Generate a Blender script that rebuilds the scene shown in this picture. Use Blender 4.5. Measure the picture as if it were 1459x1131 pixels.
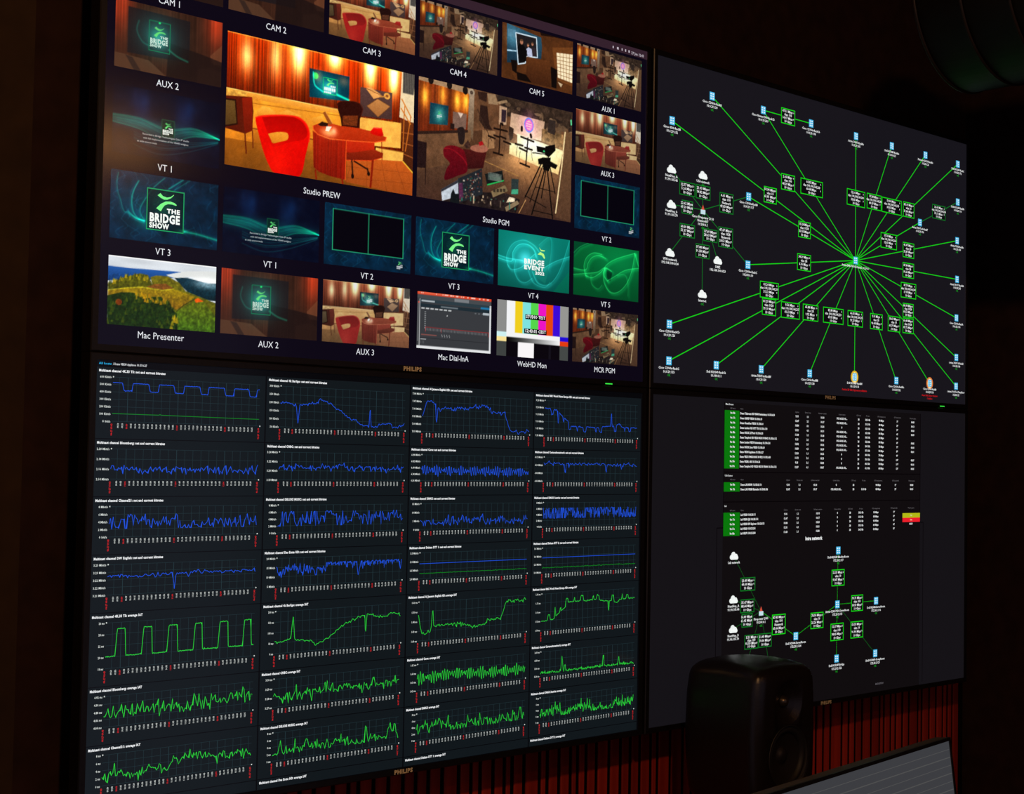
import bpy, bmesh, math, random
import numpy as np
from mathutils import Vector, Matrix, Euler

for o in list(bpy.data.objects):
    bpy.data.objects.remove(o)
scene = bpy.context.scene
COL = scene.collection

# ------------------------------------------------------------------ camera
ZC = 1.87                      # height of the centre of the four screens
cam_d = bpy.data.cameras.new('camera')
cam = bpy.data.objects.new('camera', cam_d)
COL.objects.link(cam)
cam.location = (-2.2981385, -2.0804, -0.1492501 + ZC)
cam.rotation_euler = Euler((1.61160182, -0.01768857, -0.74652741), 'XYZ')
cam_d.sensor_fit = 'HORIZONTAL'
cam_d.sensor_width = 36.0
cam_d.lens = 2152.058 / 1459.0 * 36.0
cam_d.clip_start = 0.05
scene.camera = cam

# ------------------------------------------------------------------ world, exposure
world = bpy.data.worlds.new('world')
scene.world = world
world.use_nodes = True
bg = world.node_tree.nodes['Background']
bg.inputs['Color'].default_value = (0.085, 0.08, 0.115, 1)
bg.inputs['Strength'].default_value = 1.15
scene.view_settings.view_transform = 'Standard'
scene.view_settings.look = 'None'
scene.view_settings.exposure = 0.0
scene.view_settings.gamma = 1.0
scene.view_settings.use_curve_mapping = False

SPOT_POWER = 100.0             # recessed warm downlight, its fixture is built below
PENDANT_STRENGTH = 22.0         # linear warm pendant lamp behind the camera

# ------------------------------------------------------------------ helpers
def lin(c):
    c = np.asarray(c, dtype=float) / 255.0
    return np.where(c <= 0.04045, c / 12.92, ((c + 0.055) / 1.055) ** 2.4)

def tag(o, label=None, cat=None, group=None, kind=None):
    if label: o['label'] = label
    if cat: o['category'] = cat
    if group: o['group'] = group
    if kind: o['kind'] = kind
    return o

def empty(name, loc, label=None, cat=None, group=None):
    o = bpy.data.objects.new(name, None)
    o.empty_display_size = 0.05
    o.location = loc
    COL.objects.link(o)
    return tag(o, label, cat, group)

def link(name, me, mat, parent=None, loc=None, rot=None):
    o = bpy.data.objects.new(name, me)
    COL.objects.link(o)
    if mat is not None:
        me.materials.clear(); me.materials.append(mat)
    if parent is not None: o.parent = parent
    if loc is not None: o.location = loc
    if rot is not None: o.rotation_euler = rot
    return o

def from_bm(bm, name, smooth=False):
    bmesh.ops.recalc_face_normals(bm, faces=bm.faces)
    me = bpy.data.meshes.new(name)
    bm.to_mesh(me); bm.free()
    if smooth:
        me.polygons.foreach_set('use_smooth', [True] * len(me.polygons))
    return me

def add_box(bm, c, s, bevel=0.0, seg=2):
    r = bmesh.ops.create_cube(bm, size=1.0)
    vs = r['verts']
    for v in vs:
        v.co = Vector((v.co.x * s[0] + c[0], v.co.y * s[1] + c[1], v.co.z * s[2] + c[2]))
    if bevel > 0:
        es = list({e for v in vs for e in v.link_edges})
        bmesh.ops.bevel(bm, geom=es, offset=bevel, segments=seg, affect='EDGES', profile=0.5)

def box_mesh(name, c, s, bevel=0.0, seg=2):
    bm = bmesh.new(); add_box(bm, c, s, bevel, seg)
    return from_bm(bm, name)

def add_lathe(bm, prof, n=40, mat=None, closed=False):
    """profile of (radius, height) about local Z; transformed by mat"""
    mat = mat or Matrix.Identity(4)
    rings = []
    for r, h in prof:
        if r < 1e-6:
            rings.append([bm.verts.new(mat @ Vector((0, 0, h)))])
        else:
            rings.append([bm.verts.new(mat @ Vector((r * math.cos(2 * math.pi * i / n), r * math.sin(2 * math.pi * i / n), h))) for i in range(n)])
    pairs = list(zip(rings, rings[1:]))
    if closed: pairs.append((rings[-1], rings[0]))
    for a, b in pairs:
        if len(a) == 1 and len(b) == 1: continue
        for i in range(n):
            j = (i + 1) % n
            if len(a) == 1: bm.faces.new((a[0], b[i], b[j]))
            elif len(b) == 1: bm.faces.new((a[i], a[j], b[0]))
            else: bm.faces.new((a[i], a[j], b[j], b[i]))

def cyl_between(bm, a, b, r, n=16):
    a = Vector(a); b = Vector(b); d = b - a
    m = Matrix.Translation(a) @ d.to_track_quat('Z', 'Y').to_matrix().to_4x4()
    add_lathe(bm, [(0, 0), (r, 0), (r, d.length), (0, d.length)], n, m)

# ------------------------------------------------------------------ materials
def new_mat(name):
    m = bpy.data.materials.new(name)
    m.use_nodes = True
    return m, m.node_tree, m.node_tree.nodes['Principled BSDF']

def surf(name, col, rough=0.5, metal=0.0, spec=0.5, noise=0.0, scale=40.0, bump=0.0, stretch=(1, 1, 1)):
    """painted / plastic / metal surface with fine procedural mottling"""
    m, nt, b = new_mat(name)
    b.inputs['Roughness'].default_value = rough
    b.inputs['Metallic'].default_value = metal
    b.inputs['Specular IOR Level'].default_value = spec
    tc = nt.nodes.new('ShaderNodeTexCoord')
    mp = nt.nodes.new('ShaderNodeMapping'); mp.inputs['Scale'].default_value = stretch
    nz = nt.nodes.new('ShaderNodeTexNoise'); nz.inputs['Scale'].default_value = scale; nz.inputs['Detail'].default_value = 5
    rp = nt.nodes.new('ShaderNodeValToRGB')
    c0 = [max(0, x * (1 - noise)) for x in col]; c1 = [min(1, x * (1 + noise)) for x in col]
    rp.color_ramp.elements[0].position = 0.3; rp.color_ramp.elements[1].position = 0.7
    rp.color_ramp.elements[0].color = (*c0, 1); rp.color_ramp.elements[1].color = (*c1, 1)
    L = nt.links.new
    L(tc.outputs['Object'], mp.inputs['Vector']); L(mp.outputs['Vector'], nz.inputs['Vector'])
    L(nz.outputs['Fac'], rp.inputs['Fac']); L(rp.outputs['Color'], b.inputs['Base Color'])
    if bump > 0:
        bp = nt.nodes.new('ShaderNodeBump'); bp.inputs['Strength'].default_value = bump; bp.inputs['Distance'].default_value = 0.002
        L(nz.outputs['Fac'], bp.inputs['Height']); L(bp.outputs['Normal'], b.inputs['Normal'])
    return m

SCREEN_ROUGH = 0.15
_em = {}
def glow_mat(rgb, name='screen_light', strength=1.0, rough=SCREEN_ROUGH):
    """a lit display pixel area: emits its own colour behind satin glass"""
    key = (tuple(rgb), strength, rough)
    if key in _em: return _em[key]
    m, nt, b = new_mat(name)
    b.inputs['Base Color'].default_value = (0.004, 0.004, 0.005, 1)
    b.inputs['Roughness'].default_value = rough
    b.inputs['Specular IOR Level'].default_value = 0.5
    e = nt.nodes.new('ShaderNodeRGB'); e.outputs[0].default_value = (*lin(rgb), 1)
    nt.links.new(e.outputs[0], b.inputs['Emission Color'])
    b.inputs['Emission Strength'].default_value = strength
    m.cycles.emission_sampling = 'NONE'
    _em[key] = m
    return m

def picture_mat():
    m, nt, b = new_mat('video_picture')
    b.inputs['Base Color'].default_value = (0.004, 0.004, 0.005, 1)
    b.inputs['Roughness'].default_value = SCREEN_ROUGH
    a = nt.nodes.new('ShaderNodeAttribute'); a.attribute_name = 'Col'
    nt.links.new(a.outputs['Color'], b.inputs['Emission Color'])
    b.inputs['Emission Strength'].default_value = 1.0
    m.cycles.emission_sampling = 'NONE'
    return m
PICTURE = picture_mat()

def wood_mat(name, dark, light):
    m, nt, b = new_mat(name)
    tc = nt.nodes.new('ShaderNodeTexCoord')
    mp = nt.nodes.new('ShaderNodeMapping'); mp.inputs['Scale'].default_value = (60, 60, 2.0)
    oi = nt.nodes.new('ShaderNodeObjectInfo')
    ad = nt.nodes.new('ShaderNodeVectorMath'); ad.operation = 'ADD'
    nz = nt.nodes.new('ShaderNodeTexNoise'); nz.inputs['Scale'].default_value = 1.0; nz.inputs['Detail'].default_value = 6
    rp = nt.nodes.new('ShaderNodeValToRGB')
    rp.color_ramp.elements[0].position = 0.3; rp.color_ramp.elements[1].position = 0.72
    rp.color_ramp.elements[0].color = (*dark, 1); rp.color_ramp.elements[1].color = (*light, 1)
    hs = nt.nodes.new('ShaderNodeHueSaturation')
    mr = nt.nodes.new('ShaderNodeMapRange'); mr.inputs['To Min'].default_value = 0.75; mr.inputs['To Max'].default_value = 1.2
    L = nt.links.new
    L(tc.outputs['Object'], mp.inputs['Vector']); L(mp.outputs['Vector'], ad.inputs[0]); L(oi.outputs['Location'], ad.inputs[1])
    L(ad.outputs[0], nz.inputs['Vector']); L(nz.outputs['Fac'], rp.inputs['Fac']); L(rp.outputs['Color'], hs.inputs['Color'])
    L(oi.outputs['Random'], mr.inputs['Value']); L(mr.outputs['Result'], hs.inputs['Value']); L(hs.outputs['Color'], b.inputs['Base Color'])
    b.inputs['Roughness'].default_value = 0.55
    b.inputs['Specular IOR Level'].default_value = 0.3
    return m

M_BEZEL = surf('bezel_black_plastic', (0.006, 0.005, 0.005), 0.42, noise=0.3, scale=200, bump=0.05)
M_HOUSING = surf('housing_black_metal', (0.008, 0.007, 0.007), 0.55, noise=0.3, scale=120)
M_LOGO = surf('logo_lamp_tinted_silver', (0.95, 0.80, 0.45), 0.4, metal=0.0, noise=0.1, scale=300)  # silver letters, the lamp's warm reflection is put into the colour
M_WALL = surf('dark_brown_paint', (0.024, 0.010, 0.007), 0.8, spec=0.15, noise=0.25, scale=25, bump=0.15)
M_PIER = surf('dark_olive_paint', (0.024, 0.012, 0.004), 0.8, spec=0.15, noise=0.2, scale=25, bump=0.15)
M_CEIL = surf('black_ceiling_paint', (0.01, 0.006, 0.005), 0.85, spec=0.1, noise=0.2, scale=20)
M_FLOOR = surf('bounce_carpet', (0.22, 0.13, 0.09), 0.95, spec=0.1, noise=0.4, scale=300, bump=0.3)  # unseen floor, colour lightened to bounce warm light up onto the slats
M_GROOVE = surf('groove_black_felt', (0.004, 0.0025, 0.002), 0.95, spec=0.05, noise=0.2, scale=80)
M_SLAT = wood_mat('red_wood_slat', (0.32, 0.020, 0.008), (0.52, 0.040, 0.016))
M_SPEAKER = surf('speaker_black_cast', (0.010, 0.007, 0.0065), 0.34, noise=0.25, scale=260, bump=0.12)
M_CONE = surf('woofer_cone_black', (0.010, 0.008, 0.008), 0.5, noise=0.2, scale=150)
M_RUBBER = surf('rubber_black', (0.008, 0.007, 0.007), 0.6, noise=0.2, scale=90)
M_DOME = surf('tweeter_dome_metal', (0.10, 0.08, 0.06), 0.3, metal=0.8, noise=0.1, scale=90)
M_STEEL = surf('black_powder_steel', (0.012, 0.011, 0.011), 0.5, metal=0.3, noise=0.2, scale=150)
M_DESK = surf('dark_desk_laminate', (0.03, 0.018, 0.012), 0.5, noise=0.3, scale=8, stretch=(1, 12, 12))
M_MONITOR = surf('monitor_brown_black_plastic', (0.075, 0.052, 0.038), 0.5, noise=0.15, scale=200)
M_DUCT = surf('black_painted_duct', (0.016, 0.010, 0.005), 0.42, metal=0.0, spec=0.3, noise=0.25, scale=30)

# ------------------------------------------------------------------ lettering from the built-in font
CHARS = ' ABCDEFGHIJKLMNOPQRSTUVWXYZabcdefghijklmnopqrstuvwxyz0123456789.,:;-_/()%#+*[]'
GL = {}
def build_glyphs():
    jobs = []
    for key, off, res in (('r', 0.0, 2), ('b', 0.022, 1), ('h', 0.05, 2)):
        for ch in list(CHARS) + ['']:
            cu = bpy.data.curves.new('g', 'FONT')
            cu.body = 'I' + ch + 'I' ; cu.resolution_u = res; cu.offset = off
            o = bpy.data.objects.new('g', cu); COL.objects.link(o)
            o2 = None
            if ch.strip():
                c2 = bpy.data.curves.new('g', 'FONT'); c2.body = ch; c2.resolution_u = res; c2.offset = off
                o2 = bpy.data.objects.new('g', c2); COL.objects.link(o2)
            jobs.append((key, ch, o, o2))
    dg = bpy.context.evaluated_depsgraph_get(); dg.update()
    base = {}
    raw = {}
    for key, ch, o, o2 in jobs:
        me = o.evaluated_get(dg).to_mesh()
        xs = [v.co.x for v in me.vertices]
        wdt = max(xs) - min(xs)
        o.evaluated_get(dg).to_mesh_clear()
        V, F = [], []
        if o2:
            e = o2.evaluated_get(dg); me = e.to_mesh()
            V = [(v.co.x, v.co.y) for v in me.vertices]
            F = [tuple(p.vertices) for p in me.polygons]
            e.to_mesh_clear()
        if ch == '': base[key] = wdt
        raw[(key, ch)] = (wdt, V, F)
    for (key, ch), (wdt, V, F) in raw.items():
        if ch: GL[(key, ch)] = (wdt - base[key] + {'r': 0.0, 'b': 0.03, 'h': 0.075}[key], V, F)
    for key, ch, o, o2 in jobs:
        for x in (o, o2):
            if x:
                d = x.data; bpy.data.objects.remove(x); bpy.data.curves.remove(d)
build_glyphs()

# ------------------------------------------------------------------ flat drawing on a display, in display pixels (1920 x 1080)
SW, SH = 1.2096, 0.6804        # lit area of one screen in metres
BZ = 0.0112                    # bezel width
LAYER = 0.00022
class Draw:
    def __init__(self): self.v = []; self.f = []
    def pt(self, u, v, layer):
        self.v.append(((u / 1920 - .5) * SW, -0.0006 - LAYER * layer, BZ + (1 - v / 1080) * SH)); return len(self.v) - 1
    def rect(self, u0, v0, u1, v1, layer=1):
        self.f.append(tuple(self.pt(u, v, layer) for u, v in ((u0, v1), (u1, v1), (u1, v0), (u0, v0))))
    def poly(self, pts, layer=1):
        a = sum(x0 * y1 - x1 * y0 for (x0, y0), (x1, y1) in zip(pts, pts[1:] + pts[:1]))
        if a > 0: pts = pts[::-1]
        self.f.append(tuple(self.pt(u, v, layer) for u, v in pts))
    def line(self, p, q, w, layer=1):
        dx, dy = q[0] - p[0], q[1] - p[1]; l = math.hypot(dx, dy) or 1
        nx, ny = -dy / l * w / 2, dx / l * w / 2
        self.poly([(p[0] + nx, p[1] + ny), (q[0] + nx, q[1] + ny), (q[0] - nx, q[1] - ny), (p[0] - nx, p[1] - ny)], layer)
    def path(self, pts, w, layer=1):
        n = len(pts); L, R_ = [], []
        for i, (x, y) in enumerate(pts):
            a = pts[max(0, i - 1)]; b = pts[min(n - 1, i + 1)]
            dx, dy = b[0] - a[0], b[1] - a[1]; l = math.hypot(dx, dy) or 1
            if 0 < i < n - 1:
                d1 = (x - a[0], y - a[1]); l1 = math.hypot(*d1) or 1
                k = abs(d1[0] * dx + d1[1] * dy) / (l1 * l); ww = w / 2 / max(k, .35)
            else: ww = w / 2
            nx, ny = -dy / l * ww, dx / l * ww
            L.append(self.pt(x + nx, y + ny, layer)); R_.append(self.pt(x - nx, y - ny, layer))
        for i in range(n - 1): self.f.append((L[i], L[i + 1], R_[i + 1], R_[i]))
    def frame(self, u0, v0, u1, v1, w, layer=1):
        self.rect(u0, v0, u1, v0 + w, layer); self.rect(u0, v1 - w, u1, v1, layer)
        self.rect(u0, v0 + w, u0 + w, v1 - w, layer); self.rect(u1 - w, v0 + w, u1, v1 - w, layer)
    def disc(self, u, v, ru, rv, n=24, layer=1):
        self.poly([(u + ru * math.cos(2 * math.pi * i / n), v + rv * math.sin(2 * math.pi * i / n)) for i in range(n)], layer)
    def text(self, s, u, v, size, align='L', key='r', layer=2, sx=1.0, vert=False, width=None):
        adv = sum(GL[(key, c)][0] for c in s if (key, c) in GL) * size
        if width: sx = width / adv
        adv *= sx
        x = u - (adv if align == 'R' else adv / 2 if align == 'C' else 0)
        off = x - u
        for c in s:
            if (key, c) not in GL: continue
            a, V, F = GL[(key, c)]
            base = len(self.v)
            for gx, gy in V:
                ex, ey = off + gx * size * sx, gy * size
                if vert: self.pt(u - ey + size * .35, v - ex, layer)
                else: self.pt(u + ex, v - ey, layer)
            self.f += [tuple(base + i for i in f) for f in F]
            off += a * size * sx
        return adv
    def mesh(self, name):
        me = bpy.data.meshes.new(name); me.from_pydata(self.v, [], self.f); me.update()
        return me
    def build(self, name, rgb, parent, label=None, strength=1.0):
        if not self.f: return None
        o = link(name, self.mesh(name), glow_mat(rgb, strength=strength), parent)
        if label: o['label'] = label
        return o
PREW_SHAPES = {
  'ledge': [(-8,147),(361,143),(361,154),(80,163),(-7,163)],
  'stone': [(-7,163),(80,163),(361,150),(362,187),(272,283),(-4,279)],
  'stone_line': [(80,173),(359,159)],
  'stone_low': [(82,238),(271,237),(272,271),(83,276)],
  'rock1': [(92,193),(110,176),(132,176),(156,189),(147,199),(97,204)],
  'rock2': [(156,187),(188,172),(231,181),(222,194),(170,195)],
  'rock3': [(255,185),(298,169),(308,188),(270,194)],
  'floor': [(-8,275),(272,271),(502,257),(575,251),(619,284),(620,346),(-6,348)],
  'floor_right': [(384,266),(575,251),(619,284),(620,346),(381,336)],
  'stair_wall': [(566,-4),(617,-5),(612,139),(560,129)],
  'stair_dark': [(570,-5),(617,-5),(609,59),(570,59)],
  'stairs': [(562,134),(612,137),(613,278),(575,251)],
  'stair1': [(570,170),(612,169)],
  'stair2': [(573,199),(611,202)],
  'stair3': [(574,229),(611,236)],
  'rail1': [(567,77),(601,122)],
  'rail2': [(565,103),(599,142)],
  'post1': [(577,96),(574,220)],
  'post2': [(600,122),(583,221)],
  'yline': [(575,251),(619,284)],
  'block': [(424,152),(567,145),(566,216),(424,227)],
  'block2': [(480,226),(577,225),(575,251),(481,260)],
  'tv': [(254,49),(386,48),(385,116),(256,126)],
  'tv_logo': [(299,65),(344,64),(344,106),(300,108)],
  'tv_ball': [(274,66),(283,64)],
  'tv_text': [(305,90),(340,86),(339,104),(304,105)],
  'tv_sw1': [(306,71),(317,74),(332,69)],
  'tv_sw2': [(305,90),(316,80),(335,78)],
  'tv_c1': [(266,57),(271,89),(291,101),(300,104)],
  'tv_c2': [(345,104),(365,108),(385,112)],
  'picture': [(423,69),(533,66),(534,141),(424,149)],
  'pic1': [(440,68),(460,64),(502,81),(469,94)],
  'pic2': [(482,91),(526,105),(485,141),(446,117)],
  'pic3': [(515,78),(529,76)],
  'cab': [(-7,168),(78,158),(83,194),(81,245),(60,256),(-5,250)],
  'cab_side': [(48,165),(78,158),(82,245),(58,255)],
  'cab_screen': [(-7,176),(28,174),(35,234),(-5,246)],
  'cab_items': [(-8,150),(41,147),(66,147),(61,158),(-7,168)],
  'cleg1': [(58,249),(64,305)],
  'cleg2': [(81,245),(84,288)],
  'chair': [(90,209),(106,202),(147,193),(189,187),(221,186),(246,198),(258,220),(257,245),(248,283),(233,339),(193,343),(151,343),(137,331),(117,295),(98,243),(91,220)],
  'chair_in': [(110,205),(189,189),(231,195),(251,218),(242,241),(195,257),(145,276),(130,249)],
  'chair_hole': [(129,245),(157,236),(185,233),(192,241),(188,252),(167,260),(145,267),(137,257)],
  'task': [(346,128),(360,119),(395,113),(421,115),(432,128),(425,152),(420,183),(362,185),(359,167),(349,144)],
  'task_mesh': [(366,158),(417,149),(414,179),(366,182)],
  'desk_top': [(269,201),(289,191),(328,185),(362,187),(423,183),(479,185),(515,193),(512,203),(474,213),(398,221),(324,227),(285,221),(270,210)],
  'desk_shine': [(319,211),(338,203)],
  'desk_body': [(269,214),(285,221),(324,227),(379,223),(378,330),(332,328),(292,321),(274,311)],
  'desk_in': [(379,224),(475,212),(475,244),(380,256)],
  'desk_shelf': [(380,258),(424,247),(475,233),(506,239),(504,251),(466,265),(381,276)],
  'dleg1': [(470,263),(464,337)],
  'dleg2': [(499,205),(502,257)],
  'dleg3': [(280,318),(283,340)],
  'dleg4': [(368,331),(370,341)],
  'phone': [(459,186),(471,173),(499,170),(506,189),(495,194),(464,192)],
  'stick': [(300,161),(308,156),(332,184),(322,192)],
  'items': [(285,195),(298,185),(318,186),(317,195),(294,198)],
  'papers': [(313,195),(330,194),(321,208),(310,208)],
  'cb1': [(399,274),(403,317)],
  'cb2': [(407,275),(453,291)],
  'cb3': [(452,289),(457,303)],
  'glow': [(59,63),(147,50),(219,24),(335,13),(455,17),(537,25)],
  'glow_r': [(-29,-2)],
}
PGM_SHAPES = {
  'wood': [(-9,7),(190,15),(185,129),(-5,158)],
  'spots': [(24,54),(89,39),(144,47),(177,43)],
  'ceil': [(3,-3),(174,1),(208,5),(190,19),(-2,11)],
  'lamps': [(45,4),(114,6),(174,11)],
  'lampw': [(198,13),(211,11)],
  'pillar': [(190,18),(209,19),(207,153),(185,127)],
  'back': [(209,-1),(616,-11),(619,131),(349,148),(240,116),(207,125)],
  'clut': [(291,0),(610,-1),(611,55),(482,59),(336,46),(302,23)],
  'dark1': [(221,5),(259,2),(257,31),(227,26)],
  'dark2': [(233,43),(260,43),(269,95),(283,109),(251,110),(229,89)],
  'cream1': [(259,4),(291,2),(303,31),(265,34)],
  'duct1': [(294,24),(335,10),(341,16),(308,28)],
  'duct2': [(302,-4),(335,1),(330,12),(302,13)],
  'white': [(355,45),(494,49),(484,110),(382,109),(351,98)],
  'door': [(308,32),(338,33),(337,85),(307,88)],
  'doorw': [(317,41),(336,41),(334,78),(316,79)],
  'planter': [(348,86),(367,91),(365,120),(352,131),(346,111)],
  'neon': [(428,70),(448,67)],
  'screen2': [(511,39),(540,39),(538,84),(506,79)],
  'shelves': [(483,72),(579,77),(574,125),(481,110)],
  'cnt': [(243,115),(294,111),(292,161),(263,169),(243,148)],
  'bar': [(382,104),(574,126),(555,203),(350,169),(352,135),(382,137)],
  'barglow': [(450,136)],
  'bench': [(-5,162),(141,132),(149,179),(101,186),(120,235),(-2,275)],
  'bench_top': [(-5,159),(187,124),(187,132),(-5,168)],
  'stonewall': [(141,132),(198,123),(199,155),(168,176),(149,179)],
  'floor': [(-7,272),(117,235),(247,202),(350,168),(558,202),(624,346),(-6,344)],
  'floor_bright': [(434,201),(508,191)],
  'yl': [(248,204),(390,230)],
  'tv': [(44,68),(112,67),(110,123),(42,130)],
  'tvlogo': [(70,84),(89,83),(89,111),(68,112)],
  'picture': [(129,80),(181,79),(179,124),(128,128)],
  'pic1': [(147,79),(168,79),(158,95)],
  'oldtv': [(-5,184),(34,185),(33,258),(-3,261)],
  'oleg': [(31,253),(31,304)],
  'task': [(146,127),(158,120),(171,121),(176,142),(170,168),(154,166)],
  'chairblob': [(120,115),(135,115),(135,133),(120,131)],
  'deskbody': [(170,182),(260,178),(248,227),(190,238),(174,207)],
  'desktop': [(199,171),(220,162),(252,159),(266,169),(252,180),(220,183),(199,179)],
  'items': [(173,171),(188,153),(199,171),(183,180)],
  'phone': [(228,154),(243,148),(249,157),(233,164)],
  'chair': [(95,197),(106,184),(137,178),(168,184),(179,198),(187,225),(185,248),(154,262),(103,282),(109,249),(121,231),(99,215)],
  'chair_hi': [(98,191),(127,190),(168,208),(185,226)],
  't1top': [(288,102),(340,103)],
  't1': [(313,83),(309,175)],
  't1b': [(287,174),(324,177)],
  'st1': [(266,128),(292,132)],
  'st2': [(288,123),(309,125)],
  'st3': [(313,122),(335,126)],
  'st4': [(327,135),(355,139)],
  'st5': [(374,135),(404,136)],
  't2top': [(396,110),(449,117)],
  't2': [(425,110),(418,195)],
  't2b': [(395,190),(433,196)],
  'st6': [(391,145),(422,151)],
  'st7': [(413,140),(443,143)],
  'm1': [(319,84),(321,86)],
  'm2': [(436,98),(438,104)],
  'm3': [(399,81),(399,90)],
  'sl1': [(270,133),(265,165)],
  'sl2': [(289,132),(292,161)],
  'sl3': [(333,144),(328,167)],
  'sl4': [(394,155),(389,187)],
  'sl5': [(439,146),(445,175)],
  'sl6': [(382,140),(378,170)],
  'lap': [(90,311),(152,275),(157,321),(95,343)],
  'lapbar': [(90,311),(152,275),(152,284),(91,318)],
  'wall_screen': [(152,271),(244,228),(248,304),(164,339),(155,314)],
  'pinkbar': [(155,286),(170,280),(174,324),(158,330)],
  'tablet': [(255,243),(324,223),(331,256),(265,276)],
  'tgreen': [(266,273),(329,252)],
  'ctrl': [(281,291),(336,265),(348,281),(289,308)],
  'ctrl2': [(337,331),(386,304),(395,313),(343,343)],
  'phone2': [(361,242),(390,240),(389,287),(361,289)],
  'phone2g': [(363,274),(389,270),(389,285),(361,288)],
  'consol': [(95,344),(244,298),(342,289),(397,301),(382,342),(224,346)],
  'wh': [(353,298),(378,299),(375,310),(342,316)],
  'rwall': [(580,66),(617,65),(624,346),(544,334),(570,182)],
  'redge': [(581,68),(569,173),(546,321)],
  'exit': [(606,26),(607,39)],
  'cam1': [(461,128),(498,128),(496,146),(464,146)],
  'cam2': [(498,124),(539,112),(542,130),(513,156),(496,150)],
  'cam3': [(468,167),(490,159),(552,174),(543,188),(502,179),(471,183)],
  'camg': [(493,140)],
  'head': [(485,160),(522,155),(517,198),(491,197)],
  'pan': [(445,151),(507,147)],
  'l1': [(488,168),(417,290)],
  'l2': [(502,179),(446,338)],
  'l3': [(505,178),(533,340)],
  'l4': [(517,177),(542,262)],
  'l5': [(488,185),(437,302)],
  'sp1': [(417,285),(505,310)],
  'sp2': [(449,325),(535,329)],
  'sp3': [(458,253),(542,258)],
  'l6': [(503,191),(485,283)],
  'cable': [(420,298),(393,341)],
}
CAM5_SHAPES = {
  'screen': [(39,1),(330,33),(339,94),(333,168),(204,179),(198,217),(45,244)],
  'photo': [(113,45),(289,42),(300,164),(204,176),(198,218),(138,236)],
  'person1': [(129,136),(148,103),(182,111),(212,140),(204,206),(147,227)],
  'head1': [(164,94)],
  'person2': [(203,131),(222,115),(250,122),(258,166),(217,174)],
  'head2': [(219,103)],
  'person3': [(249,112),(283,105),(292,162),(258,166)],
  'head3': [(256,89)],
  'box': [(210,175),(402,168),(422,333),(255,331),(207,300)],
  'window': [(466,101),(609,86),(608,268),(481,257)],
  'chair1': [(75,221),(128,216),(126,298),(90,285)],
  'chair2': [(417,200),(475,209),(470,329),(426,328)],
  'clut': [(126,286),(206,290),(255,331),(134,334)],
  'dark': [(315,-7),(609,-17),(610,1),(440,8),(329,20)],
  'arch': [(428,76),(608,40),(613,291),(467,272)],
  'sheet': [(481,284),(524,292),(510,315)],
  'strip1': [(43,163),(123,155),(123,162),(44,173)],
  'strip2': [(47,34),(113,30),(114,80),(48,78)],
}
HILL_SHAPES = {
  'mtn': [(-2,55),(118,56),(255,52),(404,48),(405,74),(256,100),(0,128)],
  'cloud': [(320,71),(413,47),(490,36),(621,31),(622,83),(539,89),(466,68),(395,79),(348,79)],
  'dark': [(367,79),(443,74),(539,89),(622,89),(625,182),(542,176),(445,146),(396,108)],
  'ridge': [(1,149),(75,109),(173,77),(219,81),(238,114),(243,131),(121,150),(2,173)],
  'knoll': [(233,90),(265,79),(330,77),(396,104),(435,143),(503,162),(616,191),(620,349),(3,348),(2,175),(99,152),(243,126)],
  'meadow': [(2,175),(99,156),(189,144),(239,148),(304,150),(364,138),(493,167),(382,244),(305,192),(213,183),(122,175),(2,201)],
  'field': [(211,142),(257,123),(321,115),(364,136),(304,148)],
  'forest': [(-2,202),(77,179),(144,177),(190,202),(240,189),(296,184),(344,230),(387,261),(394,348),(3,348)],
  'right': [(382,253),(489,185),(542,189),(613,260),(613,346),(394,344)],
  'orange': [(487,181),(508,172),(540,187),(494,197)],
  'path': [(498,175),(423,215),(386,250)],
  'oblob': [(63,229),(81,227)],
}
SHOW_SHAPES = {
  'box': [(199,67),(413,68),(413,280),(200,280)],
  'sw1': [(259,100),(275,87),(289,100),(312,105),(333,100),(351,86),(351,90),(335,106),(315,116),(296,118),(275,110)],
  'sw2': [(253,167),(279,141),(306,126),(333,123),(357,128),(370,137),(366,141),(343,137),(320,138),(302,146),(291,160),(280,180)],
  'c1': [(42,15),(35,59),(40,107),(57,149),(66,180),(80,205),(100,208),(141,228),(191,240)],
  'c2': [(153,42),(128,91),(118,137),(122,181),(136,212),(159,230),(191,238)],
  'c3': [(298,8),(240,61),(200,114),(166,176),(170,208),(191,234)],
  'c4': [(404,3),(322,60)],
  'c5': [(442,2),(350,65)],
  'c6': [(100,200),(141,228),(191,238)],
  'c7': [(398,265),(497,272),(608,289)],
  'the': [(315,163),(390,164),(391,185),(318,185)],
  'bridge': [(217,196),(390,193),(392,235),(218,237)],
  'show': [(217,244),(332,242),(329,267),(217,269)],
}
EVENT_SHAPES = {
  'c1': [(0,175),(112,185),(122,128),(167,80),(236,68),(295,92),(319,141)],
  'c2': [(79,209),(72,150),(121,77),(212,45),(294,66),(342,104)],
  'c3': [(79,209),(114,236),(193,215),(261,156),(307,121)],
  'c4': [(146,177),(136,238),(172,294),(230,306),(287,274)],
  'c5': [(286,231),(334,296),(417,305),(488,255),(546,161),(609,4)],
  'c6': [(379,205),(485,150),(611,106)],
  'c7': [(341,61),(434,2),(448,93),(427,209)],
  'c8': [(-1,158),(89,170),(204,171)],
  'c9': [(251,226),(299,299),(394,321),(441,286)],
  'bridge': [(215,155),(390,150),(391,190),(216,195)],
  'event': [(216,195),(391,190),(392,225),(216,228)],
  'y2022': [(312,229),(392,228),(390,252),(312,253)],
  'sw1': [(341,74),(359,89),(394,90),(389,96),(359,98)],
  'sw2': [(330,121),(353,103),(383,113),(396,138),(387,143),(366,123)],
}
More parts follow.
